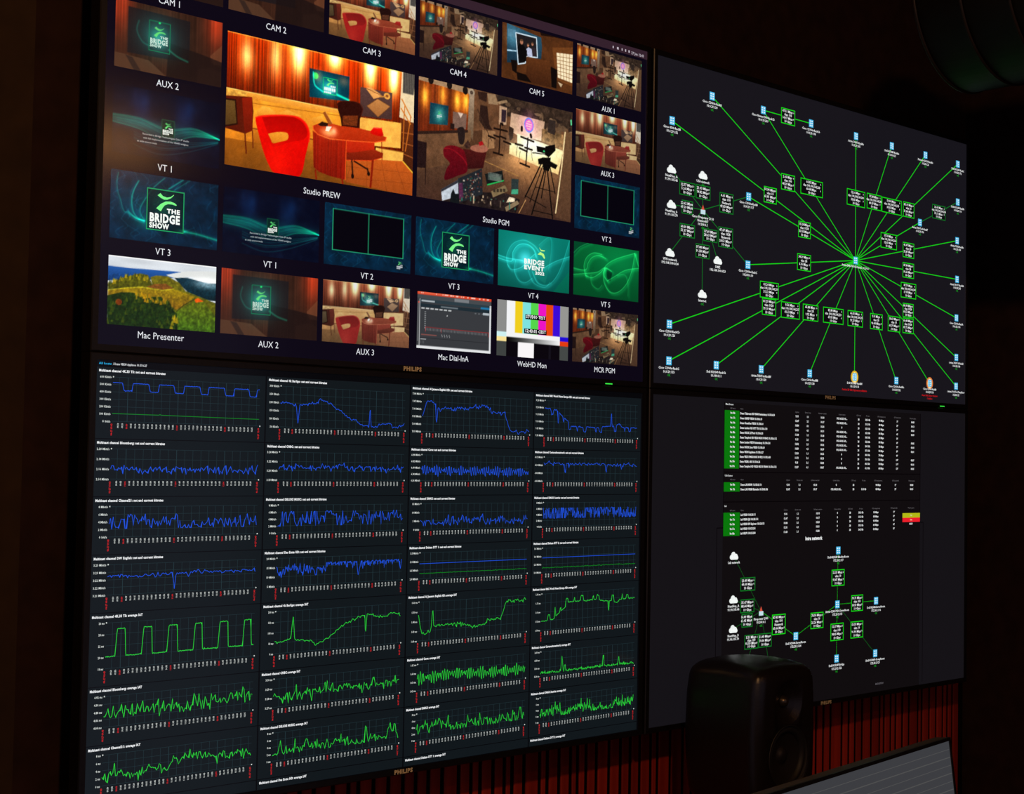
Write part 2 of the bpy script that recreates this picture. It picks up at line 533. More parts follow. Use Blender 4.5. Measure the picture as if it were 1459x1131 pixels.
WAVE_SHAPES = {
  'c1': [(-3,174),(108,176),(132,129),(169,89),(232,71),(296,84)],
  'c2': [(109,211),(95,150),(119,94),(181,59),(258,61)],
  'c3': [(109,211),(172,219),(247,180),(310,119),(400,74),(570,21)],
  'c4': [(-2,215),(121,197),(222,178),(285,145),(350,161)],
  'c5': [(312,228),(376,195),(480,143),(609,116)],
  'c6': [(570,21),(546,132),(495,229),(417,291),(340,298),(287,248),(273,186),(291,144)],
  'c7': [(312,228),(280,195),(285,149)],
  'c8': [(570,21),(609,107)],
  'c9': [(159,206),(167,260),(224,288),(262,260)],
  'c10': [(-5,81),(55,34),(155,-8)],
  'c11': [(402,183),(480,175),(508,237),(510,310)],
}

# ------------------------------------------------------------------ software painter for the video pictures (colours per vertex of a fine grid)
CW, CH = 612, 344
YY, XX = np.mgrid[0:CH, 0:CW].astype(float)
RNG = np.random.default_rng(7)
def smooth_noise(sx, sy, seed=0):
    r = np.random.default_rng(seed); g = r.random((CH // sy + 3, CW // sx + 3))
    fy, fx = YY / sy, XX / sx; iy, ix = fy.astype(int), fx.astype(int); ty, tx = fy - iy, fx - ix
    ty = ty * ty * (3 - 2 * ty); tx = tx * tx * (3 - 2 * tx)
    return (g[iy, ix] * (1 - tx) + g[iy, ix + 1] * tx) * (1 - ty) + (g[iy + 1, ix] * (1 - tx) + g[iy + 1, ix + 1] * tx) * ty
def fractal(s, seed=0):
    return .5 * smooth_noise(s, s, seed) + .3 * smooth_noise(max(2, s // 2), max(2, s // 2), seed + 1) + .2 * smooth_noise(max(2, s // 4), max(2, s // 4), seed + 2)
def spline(pts, k=10):
    P = [np.array(p, float) for p in pts]; P = [P[0]] + P + [P[-1]]; out = []
    for i in range(1, len(P) - 2):
        for t in np.linspace(0, 1, k, endpoint=False):
            a, b, c, d = P[i - 1], P[i], P[i + 1], P[i + 2]
            out.append(.5 * (2 * b + (c - a) * t + (2 * a - 5 * b + 4 * c - d) * t * t + (3 * b - a - 3 * c + d) * t ** 3))
    return out + [P[-2]]
class Canvas:
    def __init__(self, col): self.a = np.zeros((CH, CW, 3)) + np.array(col, float)
    def mask(self, pts, ss=2):
        xs = [p[0] for p in pts]; ys = [p[1] for p in pts]
        x0, x1 = max(0, int(min(xs)) - 1), min(CW, int(max(xs)) + 2); y0, y1 = max(0, int(min(ys)) - 1), min(CH, int(max(ys)) + 2)
        if x1 <= x0 or y1 <= y0: return None
        m = np.zeros((y1 - y0, x1 - x0))
        for oy in (.25, .75):
            for ox in (.25, .75):
                X = np.arange(x0, x1)[None, :] + ox; Y = np.arange(y0, y1)[:, None] + oy
                ins = np.zeros((y1 - y0, x1 - x0), bool)
                for (ax, ay), (bx, by) in zip(pts, pts[1:] + pts[:1]):
                    if ay == by: continue
                    c = ((ay > Y) != (by > Y)) & (X < (bx - ax) * (Y - ay) / (by - ay) + ax)
                    ins ^= c
                m += ins * .25
        return slice(y0, y1), slice(x0, x1), m
    def poly(self, pts, col, alpha=1.0, col2=None, tex=None):
        r = self.mask(list(pts))
        if r is None: return
        sy, sx, m = r; c = np.array(col, float)
        if col2 is not None:
            t = np.linspace(0, 1, m.shape[0])[:, None, None]; c = c * (1 - t) + np.array(col2, float) * t
        if tex is not None: c = c * tex[sy, sx][..., None]
        m = (m * alpha)[..., None]
        self.a[sy, sx] = self.a[sy, sx] * (1 - m) + c * m
    def ell(self, cx, cy, rx, ry, col, alpha=1.0):
        d = np.sqrt(((XX + .5 - cx) / rx) ** 2 + ((YY + .5 - cy) / ry) ** 2)
        m = (np.clip((1 - d) * min(rx, ry) + .5, 0, 1) * alpha)[..., None]
        self.a = self.a * (1 - m) + np.array(col, float) * m
    def rect(self, x0, y0, x1, y1, col, alpha=1.0, col2=None): self.poly([(x0, y0), (x1, y0), (x1, y1), (x0, y1)], col, alpha, col2)
    def glow(self, cx, cy, rx, ry, col, amp=1.0, pw=2):
        g = np.exp(-((np.abs(XX - cx) / rx) ** pw + (np.abs(YY - cy) / ry) ** pw)) * amp
        self.a += g[..., None] * np.array(col, float)
    def line(self, pts, col, w=2.0, alpha=1.0, add=False, soft=.7):
        D = np.full((CH, CW), 1e9)
        xs = [p[0] for p in pts]; ys = [p[1] for p in pts]; mg = int(w * 3 + 6)
        x0, x1 = int(max(0, min(xs) - mg)), int(min(CW, max(xs) + mg)); y0, y1 = int(max(0, min(ys) - mg)), int(min(CH, max(ys) + mg))
        if x1 <= x0 or y1 <= y0: return
        X, Y = XX[y0:y1, x0:x1], YY[y0:y1, x0:x1]; D = np.full(X.shape, 1e9)
        for (ax, ay), (bx, by) in zip(pts, pts[1:]):
            dx, dy = bx - ax, by - ay; l2 = dx * dx + dy * dy or 1e-9
            t = np.clip(((X - ax) * dx + (Y - ay) * dy) / l2, 0, 1)
            D = np.minimum(D, np.hypot(X - ax - t * dx, Y - ay - t * dy))
        if add: self.a[y0:y1, x0:x1] += (np.exp(-(D / w) ** 2) * alpha)[..., None] * np.array(col, float)
        else:
            m = (np.clip((w / 2 - D) / soft + .5, 0, 1) * alpha)[..., None]
            self.a[y0:y1, x0:x1] = self.a[y0:y1, x0:x1] * (1 - m) + np.array(col, float) * m
    def curve(self, pts, col, w=2.0, alpha=1.0, add=True): self.line(spline(pts), col, w, alpha, add)
    def grain(self, amp, seed=3): self.a += np.random.default_rng(seed).normal(0, amp, (CH, CW, 1))
    def get(self): return np.clip(self.a, 0, 255)

def picture_mesh(name, a, k, rect, layer=1):
    """a: painted array; k: reduction; rect in display pixels"""
    h, w = CH // k, CW // k
    s = a[:h * k, :w * k].reshape(h, k, w, k, 3).mean((1, 3))
    u = np.linspace(rect[0], rect[2], w); v = np.linspace(rect[1], rect[3], h)
    U, V = np.meshgrid(u, v)
    co = np.stack([(U / 1920 - .5) * SW, np.full_like(U, -0.0006 - LAYER * layer), BZ + (1 - V / 1080) * SH], -1).reshape(-1, 3)
    i = np.arange(h * w).reshape(h, w)
    q = np.stack([i[1:, :-1], i[1:, 1:], i[:-1, 1:], i[:-1, :-1]], -1).reshape(-1, 4)
    me = bpy.data.meshes.new(name)
    me.vertices.add(h * w); me.vertices.foreach_set('co', co.ravel())
    me.loops.add(q.size); me.loops.foreach_set('vertex_index', q.ravel().astype(np.int32))
    me.polygons.add(len(q)); me.polygons.foreach_set('loop_start', np.arange(0, q.size, 4, dtype=np.int32))
    me.update(calc_edges=True)
    ca = me.color_attributes.new('Col', 'FLOAT_COLOR', 'POINT')
    ca.data.foreach_set('color', np.concatenate([lin(s), np.ones((h, w, 1))], -1).astype(np.float32).ravel())
    return me

def center(pts): return (sum(p[0] for p in pts) / len(pts), sum(p[1] for p in pts) / len(pts))

def paint_show_logo(c, x, y, s, bright=1.0, letters=True):
    """small green swooshes over white block lettering, s = width"""
    k = s / 165.0
    def T(p): return (x + (p[0] - 306) * k, y + (p[1] - 174) * k)
    g = (110 * bright, 245 * bright, 130 * bright); wv = 245 * bright
    c.poly([T(p) for p in SHOW_SHAPES['sw1']], g); c.poly([T(p) for p in SHOW_SHAPES['sw2']], g)
    for n, cells in (('the', 3), ('bridge', 6), ('show', 4)) if letters else ():
        q = SHOW_SHAPES[n]; x0, y0 = q[0]; x1, y1 = q[2]
        for j in range(cells):
            a = x0 + (x1 - x0) * j / cells; b = x0 + (x1 - x0) * (j + .82) / cells
            c.poly([T(p) for p in ((a, y0), (b, y0), (b, y1), (a, y1))], (wv, wv, wv), .9)

def paint_prew():
    S = PREW_SHAPES
    c = Canvas((168, 48, 8))
    st = smooth_noise(2, 400, 11); st2 = smooth_noise(7, 400, 12)
    tex = .45 + .8 * st + .35 * st2
    c.a *= tex[..., None]
    c.a *= (1.12 - .5 * YY / 150)[..., None].clip(.6, 1.2)
    sizes = [(26, 46), (24, 56), (30, 58), (28, 32), (25, 54), (22, 52)]
    for (gx, gy), (rx, ry), am in zip(S['glow'], sizes, (.7, .65, 1.3, 1.4, 1.4, 1.5)):
        c.glow(gx, gy, rx, ry, (150, 125, 70), am); c.glow(gx, gy - 12, rx * .6, ry * .8, (110, 130, 110), am * 1.1)
        c.glow(gx, 0, rx * 1.3, 16, (100, 70, 30), am * .7)
    c.rect(0, 0, 612, 4, (255, 190, 90), .5)
    for x in range(8, 560, 34): c.line([(x, 0), (x, 160)], (60, 15, 5), 1.0, .35)
    fr = fractal(24, 5)
    c.poly(S['stone'], (240, 164, 60), col2=(214, 132, 42), tex=.85 + .3 * fr)
    for r in ('rock1', 'rock2', 'rock3'): c.poly(S[r], (245, 185, 85), .8, col2=(205, 130, 45))
    c.poly(S['stone_low'], (200, 125, 42), .9, col2=(160, 90, 28))
    c.line(S['stone_low'][:2], (110, 55, 15), 3, .8)
    c.poly(S['ledge'], (240, 175, 80), col2=(215, 140, 55)); c.line([S['ledge'][0], S['ledge'][1]], (255, 205, 120), 2)
    c.line(S['stone_line'], (150, 85, 25), 2, .7)
    c.poly(S['floor'], (165, 98, 30), col2=(120, 72, 24), tex=.85 + .3 * fractal(40, 9))
    c.poly(S['floor_right'], (200, 98, 42), .8, col2=(160, 78, 34))
    for i in range(5): c.line([(400 + i * 50, 262), (380 + i * 70, 344)], (110, 50, 20), 1.2, .6)
    for y in (285, 315): c.line([(380, y + 8), (612, y - 6)], (110, 50, 20), 1.2, .5)
    c.poly(S['stair_wall'], (225, 205, 170)); c.poly(S['stair_dark'], (75, 70, 66))
    for x in range(572, 612, 6): c.line([(x, 0), (x, 58)], (150, 140, 125), 1.5, .7)
    c.poly(S['stairs'], (105, 52, 24), col2=(70, 34, 18))
    for s_ in ('stair1', 'stair2', 'stair3'): c.line(S[s_], (180, 105, 55), 2.5, .8)
    c.poly(S['block'], (240, 180, 88), tex=.88 + .25 * fr); c.poly(S['block2'], (238, 185, 95), tex=.88 + .25 * fr)
    c.line([S['block2'][0], S['block2'][1]], (120, 65, 25), 2.5, .8)
    for s_ in ('rail1', 'rail2'): c.line(S[s_], (205, 130, 55), 4)
    for s_ in ('post1', 'post2'): c.line(S[s_], (190, 110, 45), 3.2)
    c.line(S['yline'], (250, 190, 70), 3)
    # wall television
    c.poly(S['tv'], (6, 48, 66), col2=(4, 60, 74))
    tx, ty = center(S['tv'])
    c.glow(tx - 8, ty + 5, 34, 30, (15, 90, 80)); c.ell(S['tv_ball'][0][0], S['tv_ball'][0][1], 9, 9, (25, 190, 100)); c.glow(S['tv_ball'][0][0] + 8, S['tv_ball'][0][1], 14, 16, (130, 70, 30), .8)
    c.glow(S['tv'][1][0] - 20, S['tv'][1][1] + 16, 18, 14, (120, 60, 25), .7)
    c.curve(S['tv_c1'], (20, 150, 110), 2); c.curve(S['tv_c2'], (30, 190, 130), 3)
    c.line(S['tv_logo'] + S['tv_logo'][:1], (30, 200, 110), 1.6)
    lx, ly = center(S['tv_logo']); paint_show_logo(c, lx, ly, 36); c.glow(lx, ly + 8, 20, 14, (120, 130, 110), .6)
    # framed picture
    c.poly(S['picture'], (92, 66, 62), col2=(74, 50, 46)); c.poly(S['pic1'], (225, 165, 100)); c.poly(S['pic2'], (190, 135, 82), col2=(160, 105, 60))
    c.line(S['pic2'] + S['pic2'][:1], (120, 75, 40), 1.5); c.line([S['pic1'][0], S['pic1'][2]], (110, 60, 30), 1.5)
    px, py = S['pic3'][0]; c.ell(px, py, 11, 9, (225, 165, 85)); c.ell(px, py, 5, 4, (140, 85, 45)); c.line([(px - 26, py + 6), (px - 6, py + 2)], (200, 140, 70), 3)
    # television cabinet
    c.poly(S['cab'], (88, 26, 12)); c.poly(S['cab_side'], (140, 36, 16), col2=(105, 26, 12)); c.poly(S['cab_screen'], (110, 82, 42), col2=(80, 56, 28))
    c.line(S['cab_screen'] + S['cab_screen'][:1], (40, 15, 8), 4)
    c.poly(S['cab_items'], (222, 165, 78), tex=.6 + .8 * fractal(8, 21))
    c.line(S['cleg1'], (95, 32, 14), 4); c.line(S['cleg2'], (95, 32, 14), 3)
    # task chair, block desk, red armchair
    c.poly(S['task'], (48, 14, 10)); c.poly(S['task_mesh'], (112, 52, 24), tex=.8 + .4 * smooth_noise(4, 3, 31)); c.line(spline(S['task'][:6]), (80, 30, 18), 2)
    c.poly(S['desk_in'], (196, 52, 24), col2=(160, 38, 18)); c.poly(S['desk_shelf'], (150, 46, 20), col2=(105, 28, 14)); c.line(S['desk_shelf'][4:7], (215, 80, 35), 2)
    for s_, w_ in (('dleg1', 7), ('dleg2', 2.5), ('dleg3', 5), ('dleg4', 6)): c.line(S[s_], (130, 34, 14), w_)
    c.poly(S['desk_body'], (165, 40, 18), col2=(125, 26, 13), tex=.82 + .3 * smooth_noise(3, 400, 41)); c.line([S['desk_body'][3], S['desk_body'][4]], (215, 85, 38), 3)
    c.poly(S['desk_top'], (185, 60, 24), col2=(165, 46, 18)); c.line(S['desk_top'][6:] + S['desk_top'][:1], (232, 98, 45), 2.6)
    c.glow(*S['desk_shine'][0], 22, 12, (90, 120, 90), 1.0); c.glow(*S['desk_shine'][1], 9, 10, (110, 120, 110), .8)
    c.poly(S['phone'], (228, 26, 16), col2=(180, 14, 10)); c.line([S['phone'][1], S['phone'][2]], (255, 90, 70), 3)
    c.poly(S['items'], (45, 18, 12)); c.poly(S['stick'], (150, 82, 36)); c.line([S['stick'][1], S['stick'][2]], (215, 150, 80), 2); c.poly(S['papers'], (250, 230, 210))
    for s_ in ('cb1', 'cb2', 'cb3'): c.line(S[s_], (44, 20, 12), 5)
    cx, cy = S['cb1'][1]; c.ell(cx, cy, 5, 7, (30, 14, 10)); cx, cy = S['cb3'][1]; c.ell(cx, cy, 5, 6, (30, 14, 10))
    c.poly(spline(S['chair'] + S['chair'][:1], 5), (224, 16, 8), col2=(190, 10, 6)); c.poly(spline(S['chair_in'] + S['chair_in'][:1], 5), (150, 6, 4), .8, col2=(196, 12, 6)); c.glow(160, 320, 40, 50, (26, 14, 6), 1)
    c.poly(spline(S['chair_hole'] + S['chair_hole'][:1], 5), (232, 160, 62), col2=(200, 125, 40)); c.line(spline(S['chair'][:8]), (250, 50, 30), 4, .8)
    c.a *= (.94 + .12 * fractal(8, 124))[..., None]; c.grain(6)
    return c.get()

def paint_pgm():
    S = PGM_SHAPES
    c = Canvas((96, 62, 40)); fr = fractal(30, 50)
    c.poly(S['back'], (118, 78, 50), tex=.75 + .5 * fr)
    c.poly(S['clut'], (70, 52, 40), tex=.55 + .9 * fractal(14, 61))
    r = random.Random(5)
    for i in range(46):
        t = r.random(); x = 330 + 275 * t + r.uniform(-8, 8); y = 18 + 40 * r.random() + 25 * t
        c.ell(x, y, r.uniform(5, 16), r.uniform(4, 11), [(46, 34, 30), (120, 92, 66), (84, 62, 48), (150, 118, 86)][i % 4], .75)
    c.poly(S['wood'], (142, 58, 16), col2=(120, 42, 14), tex=.75 + .5 * smooth_noise(5, 300, 51))
    for (x, y), am in zip(S['spots'], (1, .8, 1.1, 1.1)):
        c.glow(x, y, 16, 34, (125, 95, 8), am); c.glow(x, y, 8, 24, (60, 70, 40), am)
    c.poly(S['ceil'], (176, 140, 104))
    for x, y in S['lamps']: c.ell(x, y, 10, 12, (34, 24, 22))
    c.ell(*S['lampw'][0], 12, 12, (178, 158, 132)); c.ell(*S['lampw'][0], 6, 6, (90, 72, 60))
    c.poly(S['pillar'], (172, 148, 122), col2=(120, 92, 66))
    for n, col in (('dark1', (56, 34, 28)), ('dark2', (48, 28, 24)), ('cream1', (168, 136, 100)), ('duct2', (60, 46, 38)), ('duct1', (176, 142, 104))): c.poly(S[n], col, .9)
    c.poly(S['white'], (205, 166, 136), col2=(225, 185, 150)); c.poly(S['door'], (196, 158, 124)); c.poly(S['doorw'], (60, 42, 52)); c.poly(S['planter'], (60, 40, 30))
    c.poly(S['shelves'], (150, 112, 70), tex=.5 + .9 * fractal(10, 71)); c.poly(S['screen2'], (62, 48, 42)); c.poly(S['cnt'], (165, 120, 80))
    for i in range(6): c.line([(225 + i * 8, 60 + i * 13), (225 + i * 8, 100 + i * 12)], (90, 64, 46), 1.6, .9)
    c.line([(222, 58), (278, 140)], (70, 46, 34), 2.5)
    c.poly(S['bench'], (136, 94, 62), col2=(104, 70, 46), tex=.8 + .4 * fr); c.poly(S['stonewall'], (130, 92, 60)); c.poly(S['bench_top'], (58, 36, 28))
    c.poly(S['floor'], (112, 78, 52), col2=(78, 50, 38), tex=.88 + .24 * fractal(30, 81))
    fx, fy = S['floor_bright'][0]; c.glow(fx, fy, 110, 60, (110, 78, 40), .8); c.glow(fx - 60, fy - 15, 60, 26, (60, 46, 26), .8)
    for i in range(8): c.line([(280 + i * 26, 235 - i * 2), (230 + i * 50, 344)], (60, 40, 28), 1.1, .5)
    c.line(S['yl'], (190, 138, 70), 2)
    c.poly(S['bar'], (255, 234, 176), col2=(255, 214, 140)); bx, by = S['barglow'][0]; c.glow(bx, by, 90, 34, (70, 80, 80), 1.0)
    nx, ny = S['neon'][0]; c.glow(nx, ny, 30, 34, (90, 40, 90), .8)
    th = np.linspace(0, 2 * np.pi, 28)
    c.line([(nx + 17 * np.cos(t), ny + 20 * np.sin(t)) for t in th], (130, 150, 255), 5); c.line([(nx + 14 * np.cos(t), ny + 16 * np.sin(t)) for t in th], (255, 110, 220), 4)
    for dy in (-7, 0, 7): c.line([(nx - 11, ny + dy), (nx + 11, ny + dy + 1)], (255, 120, 215), 3.4)
    c.poly(S['tv'], (14, 66, 86), col2=(18, 78, 90)); c.glow(*center(S['tvlogo']), 18, 22, (60, 110, 80), 1); paint_show_logo(c, *center(S['tvlogo']), 18, .9)
    c.poly(S['picture'], (136, 104, 88)); c.poly(S['pic1'], (215, 190, 170)); c.poly(S['oldtv'], (46, 26, 26)); c.line(S['oleg'], (40, 22, 20), 3)
    c.poly(S['chairblob'], (46, 28, 24)); c.poly(spline(S['task'] + S['task'][:1], 4), (48, 34, 32)); c.poly(S['deskbody'], (92, 26, 24), col2=(66, 18, 20)); c.poly(spline(S['desktop'] + S['desktop'][:1], 4), (176, 108, 84)); c.poly(S['phone'], (190, 22, 28)); c.poly(S['items'], (70, 44, 36), tex=.4 + 1.4 * fractal(5, 90))
    c.poly(spline(S['chair'] + S['chair'][:1], 4), (128, 10, 26), col2=(92, 6, 22)); c.line(spline(S['chair_hi']), (168, 20, 36), 3, .8)
    D = (38, 22, 16)
    for n in ('sl1', 'sl2', 'sl3', 'sl4', 'sl5', 'sl6'): c.line(S[n], (84, 54, 34), 1.4)
    for n in ('t1', 't2'): c.line(S[n], D, 5)
    for n in ('t1top', 't2top', 't1b', 't2b', 'st1', 'st2', 'st3', 'st4', 'st5', 'st6', 'st7'): c.line(S[n], D, 6)
    for n in ('m1', 'm2', 'm3'): c.line(S[n], D, 9)
    c.poly(S['consol'], (40, 30, 30), tex=.5 + 1.2 * fractal(12, 91))
    c.poly(S['lap'], (196, 204, 214)); c.poly(S['lapbar'], (60, 60, 70)); c.poly(S['wall_screen'], (42, 46, 52))
    for i in range(70):
        p = S['wall_screen']; a, b = r.random(), r.random()
        x = p[0][0] + 6 + a * (p[1][0] - p[0][0] - 10); y = p[0][1] + (p[1][1] - p[0][1]) * a + 6 + b * 58
        c.rect(x, y, x + r.uniform(3, 7), y + r.uniform(2, 5), r.choice([(90, 60, 46), (150, 130, 110), (36, 90, 80), (120, 46, 40), (200, 190, 175), (70, 80, 96)]), .85)
    c.poly(S['pinkbar'], (110, 46, 90), .8); lx, ly = center(S['lap']); c.poly([(lx + 4, ly + 6), (lx + 12, ly - 10), (lx + 20, ly + 4), (lx + 34, ly + 2), (lx + 36, ly + 34), (lx, ly + 34)], (24, 30, 34))
    c.poly(S['tablet'], (26, 32, 32)); c.line(S['tgreen'], (40, 190, 90), 4); tx, ty = center(S['tablet'])
    for i in range(16): c.rect(tx - 28 + r.random() * 54, ty - 16 + r.random() * 22, tx - 24 + r.random() * 54, ty - 8 + r.random() * 20, r.choice([(40, 120, 80), (120, 130, 120), (20, 60, 60)]), .5)
    c.poly(S['ctrl'], (140, 118, 82)); c.poly(S['ctrl2'], (150, 128, 96)); cx, cy = center(S['ctrl'])
    for i in range(4): c.rect(cx - 24 + i * 13, cy - 4 - i * 2, cx - 15 + i * 13, cy + 6 - i * 2, (70, 58, 44))
    c.poly(S['phone2'], (52, 66, 66)); c.poly(S['phone2g'], (70, 170, 130)); c.poly(S['wh'], (250, 225, 190), tex=.5 + .8 * fractal(6, 92))
    for i in range(26): x = 120 + r.random() * 260; c.rect(x, 318 + r.uniform(-12, 14), x + 5, 322 + r.uniform(-12, 14), r.choice([(230, 200, 160), (120, 100, 80), (60, 130, 110)]), .8)
    c.poly(S['rwall'], (126, 90, 58), col2=(98, 66, 46)); c.line(S['redge'], (255, 228, 170), 5, .9); c.line(S['exit'], (90, 230, 160), 5)
    c.line(S['cable'], (200, 150, 90), 2.5)
    K = (16, 12, 12)
    for n in ('cam1', 'cam2', 'cam3', 'head'): c.poly(S[n], K)
    for n, w_ in (('pan', 3), ('l1', 4.5), ('l2', 5), ('l3', 5), ('l4', 4), ('l5', 3), ('l6', 4), ('sp1', 2.5), ('sp2', 2.5), ('sp3', 2)): c.line(S[n], K, w_)
    c.ell(*S['camg'][0], 4, 3, (60, 220, 130)); c.a *= (.86 + .28 * fractal(7, 123))[..., None]; c.grain(7)
    return c.get()

def paint_cam5():
    S = CAM5_SHAPES
    c = Canvas((104, 66, 38)); c.a *= (.8 + .4 * fractal(60, 14))[..., None]
    c.poly(S['dark'], (46, 28, 20)); c.poly(S['arch'], (140, 92, 52), .8)
    c.poly(S['screen'], (66, 108, 128), col2=(40, 70, 88)); c.glow(90, 80, 60, 60, (60, 80, 80), .7); c.poly(S['strip1'], (190, 220, 235)); c.poly(S['strip2'], (120, 160, 180), .7)
    c.poly(S['photo'], (52, 46, 48)); c.line(S['photo'] + S['photo'][:1], (225, 240, 250), 7)
    for n, col in (('person3', (70, 60, 66)), ('person2', (200, 205, 225)), ('person1', (20, 18, 20))): c.poly(S[n], col)
    for n, r_ in (('head3', 11), ('head2', 11), ('head1', 16)): c.ell(*S[n][0], r_ * .8, r_, (190, 140, 115)); c.ell(S[n][0][0], S[n][0][1] - r_ * .7, r_ * .8, r_ * .45, (110, 85, 66))
    c.poly(S['box'], (118, 74, 42), col2=(84, 50, 30))
    c.poly(S['window'], (255, 236, 205)); w = S['window']
    for i in range(1, 5):
        t = i / 5; c.line([(w[0][0] + (w[1][0] - w[0][0]) * t, w[0][1] + (w[1][1] - w[0][1]) * t), (w[3][0] + (w[2][0] - w[3][0]) * t, w[3][1] + (w[2][1] - w[3][1]) * t)], (150, 110, 66), 3)
    for i in range(1, 7):
        t = i / 7; c.line([(w[0][0] + (w[3][0] - w[0][0]) * t, w[0][1] + (w[3][1] - w[0][1]) * t), (w[1][0] + (w[2][0] - w[1][0]) * t, w[1][1] + (w[2][1] - w[1][1]) * t)], (150, 110, 66), 3)
    for n in ('chair1', 'chair2', 'clut'): c.poly(S[n], (30, 20, 18))
    c.poly(S['sheet'], (210, 190, 160)); c.a *= (.88 + .24 * fractal(9, 126))[..., None]; c.grain(5)
    return c.get()

def paint_dark_studio(warm=1.0, logo=True):
    c = Canvas((58, 32, 22)); st = smooth_noise(4, 400, 5)
    c.a *= (.8 + .35 * fractal(70, 6))[..., None]
    c.glow(20, 10, 70, 150, (150, 30, 8), .75 * warm); c.glow(575, 10, 60, 130, (170, 34, 8), .75 * warm)
    c.a *= (.8 + .4 * st)[..., None]
    c.poly([(70, 30), (420, 36), (420, 250), (70, 262)], (26, 22, 26), .8)
    c.poly([(540, 190), (612, 120), (612, 230), (560, 230)], (120, 70, 44), .6)
    c.poly([(0, 270), (190, 280), (290, 344), (0, 344)], (88, 58, 40), .8); c.poly([(60, 275), (100, 280), (150, 344), (110, 344)], (40, 28, 26), .7)
    c.poly([(300, 170), (480, 190), (612, 210), (612, 344), (290, 344)], (26, 16, 16), .75)
    c.poly([(470, 270), (560, 250), (612, 270), (612, 344), (470, 344)], (40, 24, 20), .7)
    if logo:
        c.glow(240, 150, 110, 100, (6, 62, 60), .9)
        c.glow(240, 150, 50, 50, (10, 80, 66), .8)
        c.curve([(130, 90), (120, 140), (150, 190), (190, 205)], (4, 60, 46), 4, .6); c.curve([(300, 205), (350, 230), (410, 245)], (8, 100, 70), 5, .6)
        c.line([(188, 75), (306, 75), (306, 225), (188, 225), (188, 75)], (20, 140, 90), 3); c.ell(246, 80, 6, 5, (40, 230, 120))
        paint_show_logo(c, 245, 152, 96, .9, False); c.glow(245, 180, 40, 30, (20, 60, 50), .6)
    c.grain(3); return c.get()

def paint_teal(dark=.8):
    f = fractal(50, 33); c = Canvas((2, 26, 44)); c.a = c.a * (.45 + 1.1 * f)[..., None] + np.array([2, 6, 10])
    for i in range(60):
        r = random.Random(i); x, y = r.random() * 612, r.random() * 344
        c.curve([(x, y), (x + r.uniform(-30, 30), y - 20), (x + r.uniform(-40, 40), y - 50)], (2, 24, 30), 2.5, .7)
    return c

def paint_show():
    S = SHOW_SHAPES; c = paint_teal()
    c.glow(180, 160, 150, 120, (0, 26, 26), .9); c.glow(210, 245, 60, 30, (0, 60, 46), .9)
    for n, w_, a_ in (('c1', 2.2, .5), ('c2', 3.0, .7), ('c3', 2.2, .55), ('c4', 3, .6), ('c5', 2.5, .35), ('c6', 3, .7)): c.curve(S[n], (6, 118, 78), w_, a_); c.curve([(x - 5, y + 5) for x, y in S[n]], (2, 50, 40), 7, a_ * .6)
    c.curve(S['c7'], (4, 90, 54), 9, .6); c.curve(S['c7'], (10, 90, 56), 3, .6); c.glow(*S['c7'][0], 30, 10, (10, 120, 60), .9)
    b = S['box']; c.poly(b, (2, 24, 26), .72); c.glow(306, 150, 60, 60, (4, 46, 26), .7)
    r = random.Random(3)
    for i in range(260): x, y = r.gauss(306, 42), r.gauss(140, 34); c.rect(x, y, x + 2.2, y + 2.2, (40, 160, 80), r.random() * .7)
    c.grain(3); return c.get()

def paint_wave_slate():
    c = Canvas((2, 5, 24)); c.a += (fractal(60, 3) ** 2 * 16)[..., None] * np.array([.4, .9, 1.3])
    for cx in (150, 400): c.glow(cx, 90, 50, 70, (4, 18, 32), 1.0); c.glow(cx + 30, 60, 26, 40, (4, 16, 28), .8)
    c.glow(306, 185, 330, 40, (0, 40, 34), .7, 2); c.glow(120, 175, 140, 26, (2, 46, 34), .7); c.glow(520, 180, 90, 14, (4, 60, 40), .8)
    for i in range(26):
        r = random.Random(i); o = r.uniform(-28, 40)
        c.curve([(0, 165 + o * .7), (150, 170 + o), (300, 205 + o * 1.2), (450, 170 + o * .8), (560, 180 + o * .25), (612, 190)], (4, 96, 56), 2.0, r.uniform(.08, .3))
    for i in range(16):
        r = random.Random(50 + i); o = r.uniform(0, 70)
        c.curve([(120, 220 + o), (260, 250 + o), (420, 230 + o * .8), (600, 200 + o * .2)], (4, 60, 48), 1.6, r.uniform(.15, .5))
    c.rect(272, 138, 344, 224, (3, 40, 34), .9); c.line([(272, 138), (344, 138), (344, 224), (272, 224), (272, 138)], (20, 120, 70), 2)
    paint_show_logo(c, 308, 182, 56, 1.0, False)
    c.grain(2); return c.get()

def paint_two_box():
    c = paint_teal(); c.glow(306, 120, 280, 140, (0, 14, 18), 1)
    c.poly([(58, 30), (556, 30), (556, 258), (58, 258)], (4, 3, 12))
    for x in (58, 304, 554): c.line([(x, 30), (x, 258)], (42, 190, 128), 4.2)
    for y in (31, 257): c.line([(58, y), (554, y)], (42, 190, 128), 3.4)
    paint_show_logo(c, 532, 298, 40); c.grain(2); return c.get()

